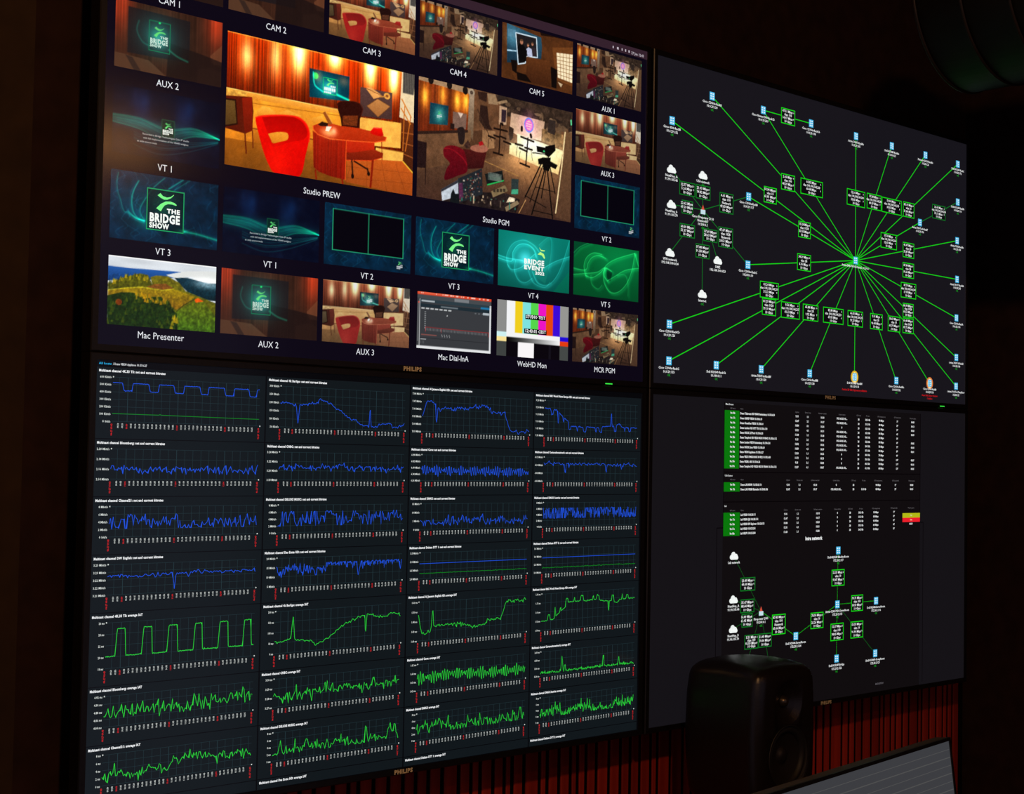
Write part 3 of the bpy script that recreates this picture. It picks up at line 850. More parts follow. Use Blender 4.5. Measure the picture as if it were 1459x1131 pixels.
def paint_event():
    S = EVENT_SHAPES; c = Canvas((4, 104, 92)); c.a *= (1.15 - .35 * YY / 344)[..., None]
    c.glow(250, 150, 200, 130, (20, 60, 66), 1); c.glow(225, 160, 50, 40, (50, 70, 80), 1); c.poly([(230, 0), (430, 0), (450, 130), (400, 300), (300, 250)], (30, 150, 120), .25)
    c.poly([(470, 344), (612, 200), (612, 344)], (0, 130, 80), .3)
    for n, w_, a_ in (('c1', 3.5, .9), ('c2', 3, .6), ('c3', 3.2, .7), ('c4', 3, .6), ('c5', 3.5, .7), ('c6', 4, .8), ('c7', 3, .35), ('c8', 4.5, .9), ('c9', 3, .5)):
        c.curve(S[n], (50, 120, 118), 2.2, a_ * .75); c.curve([(x + 7, y + 6) for x, y in S[n]], (16, 60, 58), 9, a_ * .45); c.curve([(x + 14, y + 11) for x, y in S[n]], (12, 40, 40), 10, a_ * .35)
    c.grain(2); return c.get()

def paint_wave():
    S = WAVE_SHAPES; c = Canvas((2, 82, 40)); c.a *= (1.2 - .3 * YY / 344)[..., None]; c.glow(420, 90, 220, 120, (2, 40, 22), .8)
    c.poly([(0, 0), (160, 0), (60, 40), (0, 100)], (0, 50, 34), .6); c.poly([(300, 150), (360, 170), (340, 230), (310, 210)], (0, 40, 26), .8)
    for n, w_, a_ in [('c%d' % i, 3.2, .9) for i in range(1, 9)] + [('c9', 3, .5), ('c10', 4, .7), ('c11', 3, .4)]:
        c.curve(S[n], (40, 135, 66), 2.3, a_ * .75); c.curve([(x + 8, y + 6) for x, y in S[n]], (8, 52, 24), 9, a_ * .55); c.curve([(x + 16, y + 12) for x, y in S[n]], (4, 36, 18), 11, a_ * .4)
    c.grain(2); return c.get()

def paint_hills():
    S = HILL_SHAPES; c = Canvas((214, 219, 224)); c.a *= (.93 + .14 * smooth_noise(160, 20, 4))[..., None]; c.rect(0, 62, 330, 84, (110, 180, 225), .5); c.rect(0, 0, 612, 8, (255, 255, 255), .8)
    c.poly(S['mtn'], (44, 92, 160), col2=(18, 52, 96)); fr = fractal(16, 8)
    c.poly(S['dark'], (14, 44, 58), col2=(10, 34, 40), tex=.8 + .4 * fr); c.poly(spline(S['cloud'] + S['cloud'][:1], 5), (226, 228, 226)); c.glow(560, 95, 80, 24, (150, 150, 150), .8)
    c.poly(S['knoll'], (112, 104, 30), col2=(80, 88, 26), tex=.7 + .6 * fr); c.poly(S['field'], (120, 78, 36), tex=.8 + .4 * fr)
    c.poly(S['meadow'], (156, 134, 34), .9, col2=(124, 88, 28), tex=.8 + .4 * fr); c.line([S['meadow'][i] for i in range(6)], (204, 192, 60), 5, .7)
    for i in range(9): c.line([(160 + i * 8, 150 + i * 8), (330 + i * 6, 152 + i * 9)], (110, 78, 26), 1.6, .4)
    c.poly(S['right'], (96, 104, 30), col2=(68, 100, 30), tex=.6 + .8 * fr); c.line(S['path'], (58, 52, 22), 3)
    c.poly(S['ridge'], (84, 84, 22), tex=.5 + .9 * fr); c.poly(S['forest'], (34, 50, 18), col2=(26, 44, 18), tex=.6 + .8 * fr)
    r = random.Random(9)
    def tree(x, y, s, col): c.poly([(x - s * .45, y), (x - s * .3, y - s * .8), (x, y - s * 1.6), (x + s * .3, y - s * .8), (x + s * .45, y)], col, .8)
    for i in range(46): t = r.random(); tree(t * 225, 148 - 60 * math.sin(t * 2.2) * .8 + r.uniform(-6, 12), r.uniform(8, 15), r.choice([(150, 134, 30), (108, 100, 26), (52, 60, 22), (180, 152, 36)]))
    for i in range(130): t = r.random(); y = 215 + r.random() * 140; tree(t * 380 * min(1, .55 + y / 600), y, r.uniform(12, 24), r.choice([(28, 46, 16), (44, 62, 20), (20, 36, 16), (66, 78, 22)]))
    for i in range(30): t = r.random(); tree(150 + t * 170, 200 + t * 20 + r.uniform(-14, 14), r.uniform(9, 17), r.choice([(206, 160, 34), (176, 130, 30), (140, 120, 30)]))
    for i in range(12): tree(345 + r.random() * 50, 290 + r.random() * 60, r.uniform(12, 22), r.choice([(190, 160, 40), (140, 130, 34)]))
    c.poly(S['orange'], (226, 98, 28)); c.ell(*S['oblob'][0], 17, 15, (150, 60, 22), .7); c.a[90:] *= (.6 + .8 * fractal(9, 77))[90:, :, None]; c.grain(8, 2); return grade(c.get(), 1.2, 1.0)

def paint_dialin():
    c = Canvas((196, 198, 200)); c.rect(0, 0, 612, 18, (222, 70, 40)); c.rect(10, 1, 350, 12, (226, 96, 66))
    r = random.Random(2)
    for i in range(24): x = 10 + r.random() * 590; c.rect(x, 5, x + r.uniform(6, 16), 12, (250, 220, 205), .8)
    c.rect(0, 18, 612, 44, (70, 74, 78)); c.rect(300, 22, 420, 42, (120, 124, 128)); c.rect(24, 44, 596, 326, (56, 58, 62)); c.rect(24, 44, 596, 64, (44, 60, 68)); c.rect(520, 58, 598, 70, (30, 120, 170))
    c.rect(24, 72, 596, 92, (30, 44, 52))
    for i in range(7): c.rect(34 + i * 36, 96, 60 + i * 36, 104, (210, 214, 214), .85)
    for i in range(4): c.rect(470 + i * 30, 98, 484 + i * 30, 104, (120, 126, 130), .8)
    c.rect(190, 78, 330, 86, (150, 156, 160), .7); c.rect(540, 92, 594, 106, (190, 200, 206), .9); c.rect(34, 50, 140, 60, (200, 206, 210), .8)
    for i in range(9): c.rect(60, 120 + i * 12, 72, 124 + i * 12, (190, 194, 196), .7)
    c.line([(70, 212), (590, 214)], (170, 40, 40), 3); r = random.Random(1)
    for i in range(44): c.line([(74 + i * 11.6, 218), (74 + i * 11.6, 232)], (190, 190, 190), 2.2, .8)
    for x in (70, 196, 590): c.line([(x, 212), (x, 240)], (190, 50, 50), 3)
    c.rect(36, 256, 160, 262, (170, 90, 80), .7)
    for i in range(4): c.line([(200 + i * 20, 250), (206 + i * 20, 264)], (210, 212, 212), 2.5)
    c.rect(24, 276, 596, 279, (36, 38, 42)); c.rect(30, 284, 76, 289, (190, 194, 196), .8)
    for i in range(3): c.line([(34 + i * 12, 296), (34 + i * 12, 312)], (120, 124, 128), 2)
    c.rect(0, 326, 612, 344, (226, 228, 230)); c.rect(0, 40, 20, 326, (60, 62, 66)); c.rect(6, 60, 14, 300, (150, 152, 154), .5); c.rect(596, 60, 612, 326, (215, 217, 220)); c.ell(14, 66, 5, 5, (230, 60, 40)); c.rect(240, 130, 246, 136, (250, 250, 250)); return c.get()

def paint_bars():
    c = Canvas((6, 5, 8)); T = 195
    bars = [(0, 80, (140, 140, 138)), (80, 150, (244, 244, 246)), (150, 213, (240, 206, 30)), (213, 282, (126, 226, 222)), (282, 346, (84, 214, 74)), (346, 412, (236, 20, 196)), (412, 474, (232, 70, 16)), (474, 536, (60, 10, 214)), (536, 612, (150, 150, 146))]
    for a, b, col in bars: c.rect(a, 0, b, T, col)
    c.rect(0, T, 80, T + 30, (206, 240, 240)); c.rect(80, T, 536, T + 28, (244, 244, 244)); c.rect(536, T, 612, T + 28, (30, 10, 214))
    c.rect(0, T + 30, 80, T + 58, (250, 226, 150)); g = slice(T + 28, T + 56); c.a[g, 80:536] = np.linspace(0, 246, 456)[None, :, None]; c.rect(536, T + 28, 612, T + 58, (226, 60, 16))
    c.rect(0, T + 58, 80, 344, (62, 66, 64)); c.rect(536, T + 58, 612, 344, (68, 72, 70)); c.rect(80, T + 56, 536, 344, (8, 5, 12)); c.rect(178, T + 56, 312, 344, (250, 246, 248)); c.rect(440, T + 60, 460, 344, (18, 15, 24)); return c.get()

def gam(a, g=1.2, sat=1.1, gain=1.0): return grade(255 * (a / 255) ** g, sat, gain)

def grade(a, sat=.6, gain=.9, lift=0):
    l = (a * np.array([.3, .59, .11])).sum(-1, keepdims=True)
    return np.clip((l + (a - l) * sat) * gain + lift, 0, 255)

# ------------------------------------------------------------------ the room
WALL_Y = 0.112
XL, XR = -3.6, 1.41
YB = -3.6
HT = 3.25
def struct(name, c, s, mat, parent=None):
    o = link(name, box_mesh(name, (0, 0, 0), s), mat, parent, c)
    if parent is None: o['kind'] = 'structure'
    return o
struct('floor', ((XL + XR) / 2, (YB + WALL_Y) / 2, -0.05), (XR - XL + .4, WALL_Y - YB + .4, 0.1), M_FLOOR)
struct('ceiling', ((XL + XR) / 2, (YB + WALL_Y) / 2, HT + 0.05), (XR - XL + .4, WALL_Y - YB + .4, 0.1), M_CEIL)
wall_back = struct('wall_back', ((XL + XR) / 2, WALL_Y + 0.05, HT / 2), (XR - XL + .4, 0.1, HT), M_WALL)
struct('wall_right', (XR + 0.05, (YB + WALL_Y) / 2, HT / 2), (0.1, WALL_Y - YB, HT), M_WALL)
# projecting pier left of the screens
struct('wall_left', (-1.94, -0.09, HT / 2), (0.94, 0.40, HT), M_PIER)

# red wooden slats on the wall below the screens: each its own board, black felt behind
felt = link('felt_backing', box_mesh('felt_backing', (0, 0, 0), (2.53, 0.0095, 1.45)), M_GROOVE)
felt.parent = wall_back
felt.location = Vector((0.13, 0.10725, 0.735)) - wall_back.location
edges = [-.445, -.404, -.373, -.35, -.316, -.287, -.266, -.234, -.192, -.17, -.137, -.105, -.084, -.06, -.029, .008, .043, .073]
rs = random.Random(4)
while edges[-1] < .70: edges.append(edges[-1] + rs.choice((.022, .03, .034, .041)))
edges = [e for e in edges if e < .715] + [.729, .758, .787, .834, .863, .89, .92, .96, .997, 1.016, 1.046, 1.068, 1.099, 1.13, 1.171, 1.19, 1.225, 1.258, 1.29, 1.313, 1.337, 1.371]
while edges[0] > -1.10: edges.insert(0, edges[0] - rs.choice((.022, .03, .034, .041)))
slat_cache = {}
for a, b in zip(edges, edges[1:]):
    w = round(b - a - 0.0105, 3)
    if w < .006: continue
    if w not in slat_cache: slat_cache[w] = box_mesh('slat', (0, 0, 0), (w, 0.004, 1.43), 0.0008, 1)
    o = bpy.data.objects.new('slat', slat_cache[w]); COL.objects.link(o)
    if not slat_cache[w].materials: slat_cache[w].materials.append(M_SLAT)
    o.parent = wall_back
    o.location = Vector(((a + b) / 2, 0.1005, 0.735)) - wall_back.location

# ------------------------------------------------------------------ the four wall displays
GX, GY = 0.0301, 0.0232
def make_display(col, row, label):
    cx = -GX / 2 - SW / 2 if col == 0 else GX / 2 + SW / 2
    zb = ZC + GY / 2 - BZ if row == 0 else ZC - GY / 2 - SH - BZ
    root = empty('wall_display', (cx, 0, zb), label, 'display', 'video wall displays')
    # bezel: four mitred bars in one frame
    bm = bmesh.new(); w2, h = SW / 2, SH + 2 * BZ
    xo, xi = w2 + BZ, w2
    def prof(x0, z0): return [bm.verts.new((x0, y, z0)) for y in (0.0,)]
    ring = []
    for (dx, y) in ((0.0, 0.0015), (0.0, -0.0035), (BZ * .85, -0.0035), (BZ, -0.002), (BZ, 0.026)):
        e = dx
        ring.append([bm.verts.new(p) for p in ((-xi - e, y, BZ - e), (xi + e, y, BZ - e), (xi + e, y, BZ + SH + e), (-xi - e, y, BZ + SH + e))])
    for a, b in zip(ring, ring[1:]):
        for i in range(4): bm.faces.new((a[i], a[(i + 1) % 4], b[(i + 1) % 4], b[i]))
    bm.faces.new(ring[-1])
    link('bezel', from_bm(bm, 'bezel'), M_BEZEL, root)
    bm = bmesh.new(); add_box(bm, (0, 0.044, h / 2), (SW - .10, 0.036, SH - .12), 0.012, 3)
    link('rear_housing', from_bm(bm, 'rear_housing'), M_HOUSING, root)
    for sx in (-.2, .2):
        link('wall_bracket', box_mesh('wall_bracket', (sx, 0.0755 if row else 0.087, h / 2), (0.04, 0.029 if row else 0.05, 0.42), 0.002, 1), M_STEEL, root)
    return root
def finish_display(root, logo_u=960, led=None, logo_col=None):
    d = Draw(); d.text('PHILIPS', logo_u, 1080 + 14.5, 16, 'C', 'h', layer=0, width=66)
    me = d.mesh('maker_lettering'); o = link('maker_lettering', me, M_LOGO, root); o.location.y = -0.0035
    if led:
        bm = bmesh.new(); add_box(bm, ((led / 1920 - .5) * SW, -0.0037, 0.0028), (0.020, 0.002, 0.0022), 0.0006, 1)
        lo = link('power_light', from_bm(bm, 'power_light'), glow_mat((60, 235, 70), 'green_led', 1.0, .4), root); lo['label'] = 'small green power light'

def panel(root, rgb):
    d = Draw(); d.rect(0, 0, 1920, 1080, 0)
    return d.build('screen_panel', rgb, root)

# ---- display 1: monitoring mosaic of studio feeds
tv_mosaic = make_display(0, 0, 'upper left wall display showing a mosaic of studio camera pictures')
panel(tv_mosaic, (10, 6, 20))
d = Draw(); d.rect(0, 0, 1920, 27, 0.5); d.build('menu_bar', (52, 33, 44), tv_mosaic)
print('painting')
P_PREW = gam(paint_prew(), 1.1, 1.1, 1.08); P_PGM = gam(paint_pgm(), 1.15, .9, 1.02); P_SHOW = paint_show(); P_DARK = paint_dark_studio()
P_WAVE = paint_wave_slate(); P_TWO = paint_two_box()
P_PREW_SOFT = grade(P_PREW, .62, .92); P_PGM_SOFT = grade(P_PGM, .9, .88)
P_DARK2 = paint_dark_studio(.15, False)
CX = [24, 337, 651, 965, 1280, 1596]
RY = [36, 242, 450, 657, 865]
def tile(rect, pic, cap, k, label, cap_y=None, soft=False):
    o = link('video_tile', picture_mesh('video_tile', pic, k, rect), PICTURE, tv_mosaic)
    o['label'] = label
    d = Draw(); d.text(cap, (rect[0] + rect[2]) / 2 - 3, (cap_y or rect[3] + 28), 23.5, 'C', 'r', layer=2, sx=.93)
    d.build('tile_caption', (228, 230, 236), o)
    return o
def small(ci, ri, pic, cap, label): return tile((CX[ci], RY[ri], CX[ci] + 297, RY[ri] + 166), pic, cap, 4, label)
def show_lettering(o, ci, ri):
    """block lettering, swooshes and frame of the show slate"""
    x0, y0 = CX[ci], RY[ri]; kx, ky = 297 / 612, 166 / 344
    T = lambda p: (x0 + p[0] * kx, y0 + p[1] * ky)
    S = SHOW_SHAPES
    d = Draw()
    for n, s in (('the', 'THE'), ('bridge', 'BRIDGE'), ('show', 'SHOW')):
        q = S[n]; a = T((q[0][0], (q[2][1] + q[3][1]) / 2)); b = T((q[2][0], 0)); hgt = ((q[2][1] + q[3][1]) - (q[0][1] + q[1][1])) / 2 * ky
        d.text(s, a[0], a[1] - .5, hgt / .70, 'L', 'h', layer=3, width=b[0] - a[0])
    d.build('block_lettering', (244, 250, 244), o)
    d = Draw()
    for n in ('sw1', 'sw2'): d.poly([T(p) for p in S[n]], 3)
    d.build('swoosh_emblem', (122, 246, 136), o)
    d = Draw(); b = S['box']; a0 = T(b[0]); a1 = T(b[2]); d.frame(a0[0], a0[1], a1[0], a1[1], 2.6, 3); d.build('emblem_frame', (28, 150, 92), o)

def small_lettering(o, ci, ri, cx, cy, sz, rgb):
    k = sz / 165.0; kx, ky = 297 / 612, 166 / 344; d = Draw()
    for n, s in (('the', 'THE'), ('bridge', 'BRIDGE'), ('show', 'SHOW')):
        q = SHOW_SHAPES[n]; hgt = ((q[2][1] + q[3][1]) - (q[0][1] + q[1][1])) / 2 * k * ky
        d.text(s, CX[ci] + (cx + (q[0][0] - 306) * k) * kx, RY[ri] + (cy + ((q[2][1] + q[3][1]) / 2 - 174) * k) * ky, hgt / .70, 'L', 'h', layer=3, width=(q[2][0] - q[0][0]) * k * kx)
    d.build('block_lettering', rgb, o)

small(0, 0, P_DARK2, 'CAM 1', 'dim studio picture'); small(1, 0, P_DARK2, 'CAM 2', 'dim brown studio picture')
small(2, 0, P_PREW_SOFT, 'CAM 3', 'studio with red armchair and curved desk'); small(3, 0, P_PGM_SOFT, 'CAM 4', 'wide studio view with camera on tripod')
small(4, 0, gam(paint_cam5(), 1.3, 1.05), 'CAM 5', 'room with projected group photo and paned window'); small(5, 0, P_PGM_SOFT, 'AUX 1', 'wide studio view with camera on tripod')
o = small(0, 1, P_DARK, 'AUX 2', 'dark studio with glowing show emblem'); small_lettering(o, 0, 1, 245, 152, 96, (196, 226, 212)); small(5, 1, grade(P_PREW, .5, .86), 'AUX 3', 'studio with red armchair, muted colours')
o = small(0, 2, P_WAVE, 'VT 1', 'slate with green wave and small emblem'); WAVES = [(o, 0, 2)]
small(5, 2, P_TWO, 'VT 2', 'slate with two empty green framed boxes')
tile((337, 258, 949, 601), P_PREW, 'Studio PREW', 2, 'large preview picture of red armchair and curved wooden desk', 643)
tile((965, 258, 1579, 601), P_PGM, 'Studio PGM', 2, 'large programme picture of wide studio with camera on tripod', 643)
o = small(0, 3, P_SHOW, 'VT 3', 'teal slate with large show emblem'); show_lettering(o, 0, 3)
o = small(1, 3, P_WAVE, 'VT 1', 'slate with green wave and small emblem'); WAVES.append((o, 1, 3))
small(2, 3, P_TWO, 'VT 2', 'slate with two empty green framed boxes')
o = small(3, 3, P_SHOW, 'VT 3', 'teal slate with large show emblem'); show_lettering(o, 3, 3)
o = small(4, 3, paint_event(), 'VT 4', 'turquoise slate with event lettering')
d = Draw(); kx, ky = 297 / 612, 166 / 344
for n, s in (('bridge', 'BRIDGE'), ('event', 'EVENT'), ('y2022', '2022')):
    q = EVENT_SHAPES[n]; hgt = ((q[2][1] + q[3][1]) - (q[0][1] + q[1][1])) / 2 * ky
    d.text(s, CX[4] + q[0][0] * kx, RY[3] + (q[2][1] + q[3][1]) / 2 * ky - 2, hgt * .78 / .72, 'L', 'h', layer=3, width=(q[1][0] - q[0][0]) * kx)
d.build('block_lettering', (246, 252, 246), o)
d = Draw()
for n in ('sw1', 'sw2'): d.poly([(CX[4] + x * kx, RY[3] + y * ky) for x, y in EVENT_SHAPES[n]], 3)
d.build('swoosh_emblem', (190, 250, 130), o)
small(5, 3, paint_wave(), 'VT 5', 'green slate with curling light ribbons')
for o, ci, ri in WAVES:
    small_lettering(o, ci, ri, 308, 182, 56, (240, 248, 240))
    d = Draw()
    for i, s in enumerate(('Recorded in Bridge Technologies Oslo IP studio', 'with full implementation of the VB440 widglets', 'as only source tools')):
        d.text(s, CX[ci] + (80, 82, 66)[i], RY[ri] + 112 + i * 9.5, 6.6, 'L', 'r', layer=3, sx=1.0)
    d.build('small_print', (176, 190, 196), o)
small(0, 4, paint_hills(), 'Mac Presenter', 'photograph of green and gold hills'); o = small(1, 4, P_DARK, 'AUX 2', 'dark studio with glowing show emblem'); small_lettering(o, 1, 4, 245, 152, 96, (186, 214, 200))
small(2, 4, grade(P_PREW, .5, .9), 'AUX 3', 'studio with red armchair, muted colours')
tile((976, 868, 1256, 1028), paint_dialin(), 'Mac Dial-InA', 4, 'dark browser window with a chart', 1057)
o = small(4, 4, paint_bars(), 'WebHD Mon', 'colour bar test picture')
db = Draw(); dt = Draw()
for s, y in (('STUDIO TEST', 46), ('12:43:02 CEST', 89)):
    w = 80 if y < 60 else 88
    db.rect(CX[4] + 157 - w / 2 - 3, RY[4] + y - 10.5, CX[4] + 157 + w / 2 + 3, RY[4] + y + 4.5, 2); dt.text(s, CX[4] + 157, RY[4] + y + .5, 13.5, 'C', 'b', 3, width=w)
db.build('clock_backing', (8, 6, 10), o); dt.build('clock_lettering', (250, 250, 250), o)
small(5, 4, P_PGM_SOFT, 'MCR PGM', 'wide studio view with camera on tripod')
d = Draw()
for x, w in ((1756, 5), (1776, 8), (1798, 4), (1814, 5), (1830, 6)): d.rect(x, 12.5, x + w, 20, 1)
d.text('27 Jun 12:43', 1844, 22, 12, 'L', 'b', 1, width=60); d.build('menu_icons', (190, 180, 190), tv_mosaic)
finish_display(tv_mosaic, 960, 1757)

# ---- display 2: bitrate charts
tv_charts = make_display(0, 1, 'lower left wall display filled with small blue and green line charts')
panel(tv_charts, (4, 5, 8))
d = Draw(); d.text('All hosts', 7, 11, 7.6, 'L', 'b', 1, width=33); d.build('page_link', (40, 170, 225), tv_charts)
d = Draw(); d.text('/ Demo VB330 Appliance 10.150.6.27', 44, 11, 7.6, 'L', 'b', 1, width=90); d.build('page_title', (225, 228, 232), tv_charts)
ROWY = [17, 189, 327, 465, 603, 777, 915, 1053, 1080]
NAMES = [['4K.33 TS', '4k Barligo', 'Al Jazeera English HD', 'BBC World News Europe HD'], ['Bloomberg', 'CNBC', 'Core', 'Cartoonitonetwork'], ['Channel21', 'DELUXE MUSIC', 'DMAX', 'DMAX Austria'], ['DW English', 'Das Erste HD', 'Deluxe DTT 1', 'Deluxe DTT 2']]
AXES = {(0, 0): ['600 Kbit/s', '500 Kbit/s', '400 Kbit/s', '300 Kbit/s', '200 Kbit/s', '100 Kbit/s', '0 bit/s'], (0, 1): ['300 Kbit/s', '250 Kbit/s', '200 Kbit/s', '150 Kbit/s', '100 Kbit/s', '50 Kbit/s'], (0, 2): ['7.08 Mbit/s', '7.07 Mbit/s', '7.06 Mbit/s', '7.05 Mbit/s', '7.04 Mbit/s', '7.03 Mbit/s'], (0, 3): ['9.25 Mbit/s', '9.20 Mbit/s', '9.15 Mbit/s', '9.10 Mbit/s', '9.05 Mbit/s', '9.00 Mbit/s'],
        (1, 0): ['2.20 Mbit/s', '2.18 Mbit/s', '2.16 Mbit/s', '2.14 Mbit/s'], (1, 1): ['3.24 Mbit/s', '3.22 Mbit/s', '3.20 Mbit/s', '3.18 Mbit/s'], (1, 2): ['6.44 Mbit/s', '6.42 Mbit/s', '6.40 Mbit/s', '6.38 Mbit/s', '6.36 Mbit/s'], (1, 3): ['4.12 Mbit/s', '4.10 Mbit/s', '4.08 Mbit/s', '4.06 Mbit/s'],
        (2, 0): ['8 Mbit/s', '6 Mbit/s', '4 Mbit/s', '2 Mbit/s', '0 bit/s'], (2, 1): ['8 Mbit/s', '6 Mbit/s', '4 Mbit/s', '2 Mbit/s', '0 bit/s'], (2, 2): ['15 Mbit/s', '10 Mbit/s', '5 Mbit/s', '0 bit/s'], (2, 3): ['8 Mbit/s', '6 Mbit/s', '4 Mbit/s', '2 Mbit/s', '0 bit/s'],
        (3, 0): ['3.23 Mbit/s', '3.23 Mbit/s', '3.22 Mbit/s', '3.22 Mbit/s', '3.21 Mbit/s'], (3, 1): ['20 Mbit/s', '15 Mbit/s', '10 Mbit/s', '5 Mbit/s'], (3, 2): ['3.5 Mbit/s', '3.0 Mbit/s', '2.5 Mbit/s', '2.0 Mbit/s'], (3, 3): ['3.5 Mbit/s', '3.0 Mbit/s', '2.5 Mbit/s', '2.0 Mbit/s'],
        (4, 0): ['26 ms', '24 ms', '22 ms', '20 ms', '18 ms'], (4, 1): ['200 ms', '150 ms', '100 ms', '50 ms', '0 ms'], (4, 2): ['1.60 ms', '1.50 ms', '1.48 ms', '1.50 ms', '1.49 ms'], (4, 3): ['1.18 ms', '1.17 ms', '1.16 ms', '1.15 ms', '1.14 ms'],
        (5, 0): ['4.92 ms', '4.90 ms', '4.88 ms', '4.86 ms', '4.84 ms'], (5, 1): ['3.30 ms', '3.29 ms', '3.28 ms', '3.27 ms'], (5, 2): ['1.65 ms', '1.64 ms', '1.63 ms', '1.62 ms'], (5, 3): ['2.60 ms', '2.58 ms', '2.56 ms', '2.54 ms'], (6, 0): ['8 ms', '6 ms', '4 ms', '2 ms', '0 ms'], (6, 1): ['8 ms', '6 ms', '4 ms', '2 ms', '0 ms'], (6, 2): ['8 ms', '6 ms', '4 ms', '2 ms', '0 ms'], (6, 3): ['8 ms', '6 ms', '4 ms', '2 ms', '0 ms']}
def interp(pts, n=230, jit=0.0, seed=0, step=1, clip=None):
    t = np.linspace(0, 1, n); y = np.interp(t, [p[0] for p in pts], [p[1] for p in pts])
    r = np.random.default_rng(seed); j = r.normal(0, 1, n)
    j = np.interp(np.arange(n), np.arange(0, n, step), j[::step][:len(np.arange(0, n, step))])
    y = y + j * jit
    if clip: y = np.clip(y, *clip)
    return list(zip(t, y))
def spikes(tr, lst):
    out = []
    for t, y in tr:
        for c, h, w in lst:
            if abs(t - c) < w: y = y + (h - y) * (1 - abs(t - c) / w) ** .8
        out.append((t, y))
    return out
def pulses(lo, hi, lead=.012):
    pts = []; base = 0
    for c, w in ((.097, .05), (.268, .052), (.436, .055), (.609, .045), (.785, .055), (.955, .045)):
        pts += [(c - w / 2 - lead, lo), (c - w / 2, hi), (c + w / 2, hi), (c + w / 2 + lead * .6, lo)]
    return [(0, lo)] + pts + [(1.0, lo)]
B1 = [(0, .58), (.05, .6), (.12, .53), (.15, .56), (.2, .59), (.27, .6), (.31, .72), (.36, .66), (.4, .59), (.45, .48), (.5, .36), (.55, .26), (.6, .2), (.65, .12), (.7, .08), (.76, .07), (.78, .14), (.88, .16), (.9, .09), (.95, .08), (1, .16)]
B2 = [(0, .35), (.03, .8), (.06, .83), (.1, .76), (.13, .62), (.2, .64), (.4, .65), (.48, .74), (.6, .72), (.63, .6), (.76, .57), (.8, .2), (.82, .1), (.9, .06), (1, .13)]
B3 = [(0, .78), (.06, .77), (.07, .6), (.085, .62), (.09, .74), (.12, .75), (.2, .52), (.245, .43), (.25, .2), (.27, .19), (.275, .29), (.4, .28), (.41, .14), (.43, .13), (.44, .29), (.55, .27), (.57, .28), (.58, .16), (.6, .15), (.61, .31), (.7, .34), (.74, .34), (.745, .18), (.76, .18), (.77, .38), (.8, .42), (.83, .32), (.9, .31), (.91, .2), (.925, .2), (.93, .31), (1, .31)]
def osc(base, amp, seed):
    r = np.random.default_rng(seed); n = 260; t = np.linspace(0, 1, n)
    return list(zip(t, base(t) + amp * np.sin(t * 2 * np.pi * 46) * (.65 + .35 * np.sin(t * 2 * np.pi * 9)) + r.normal(0, .035, n)))
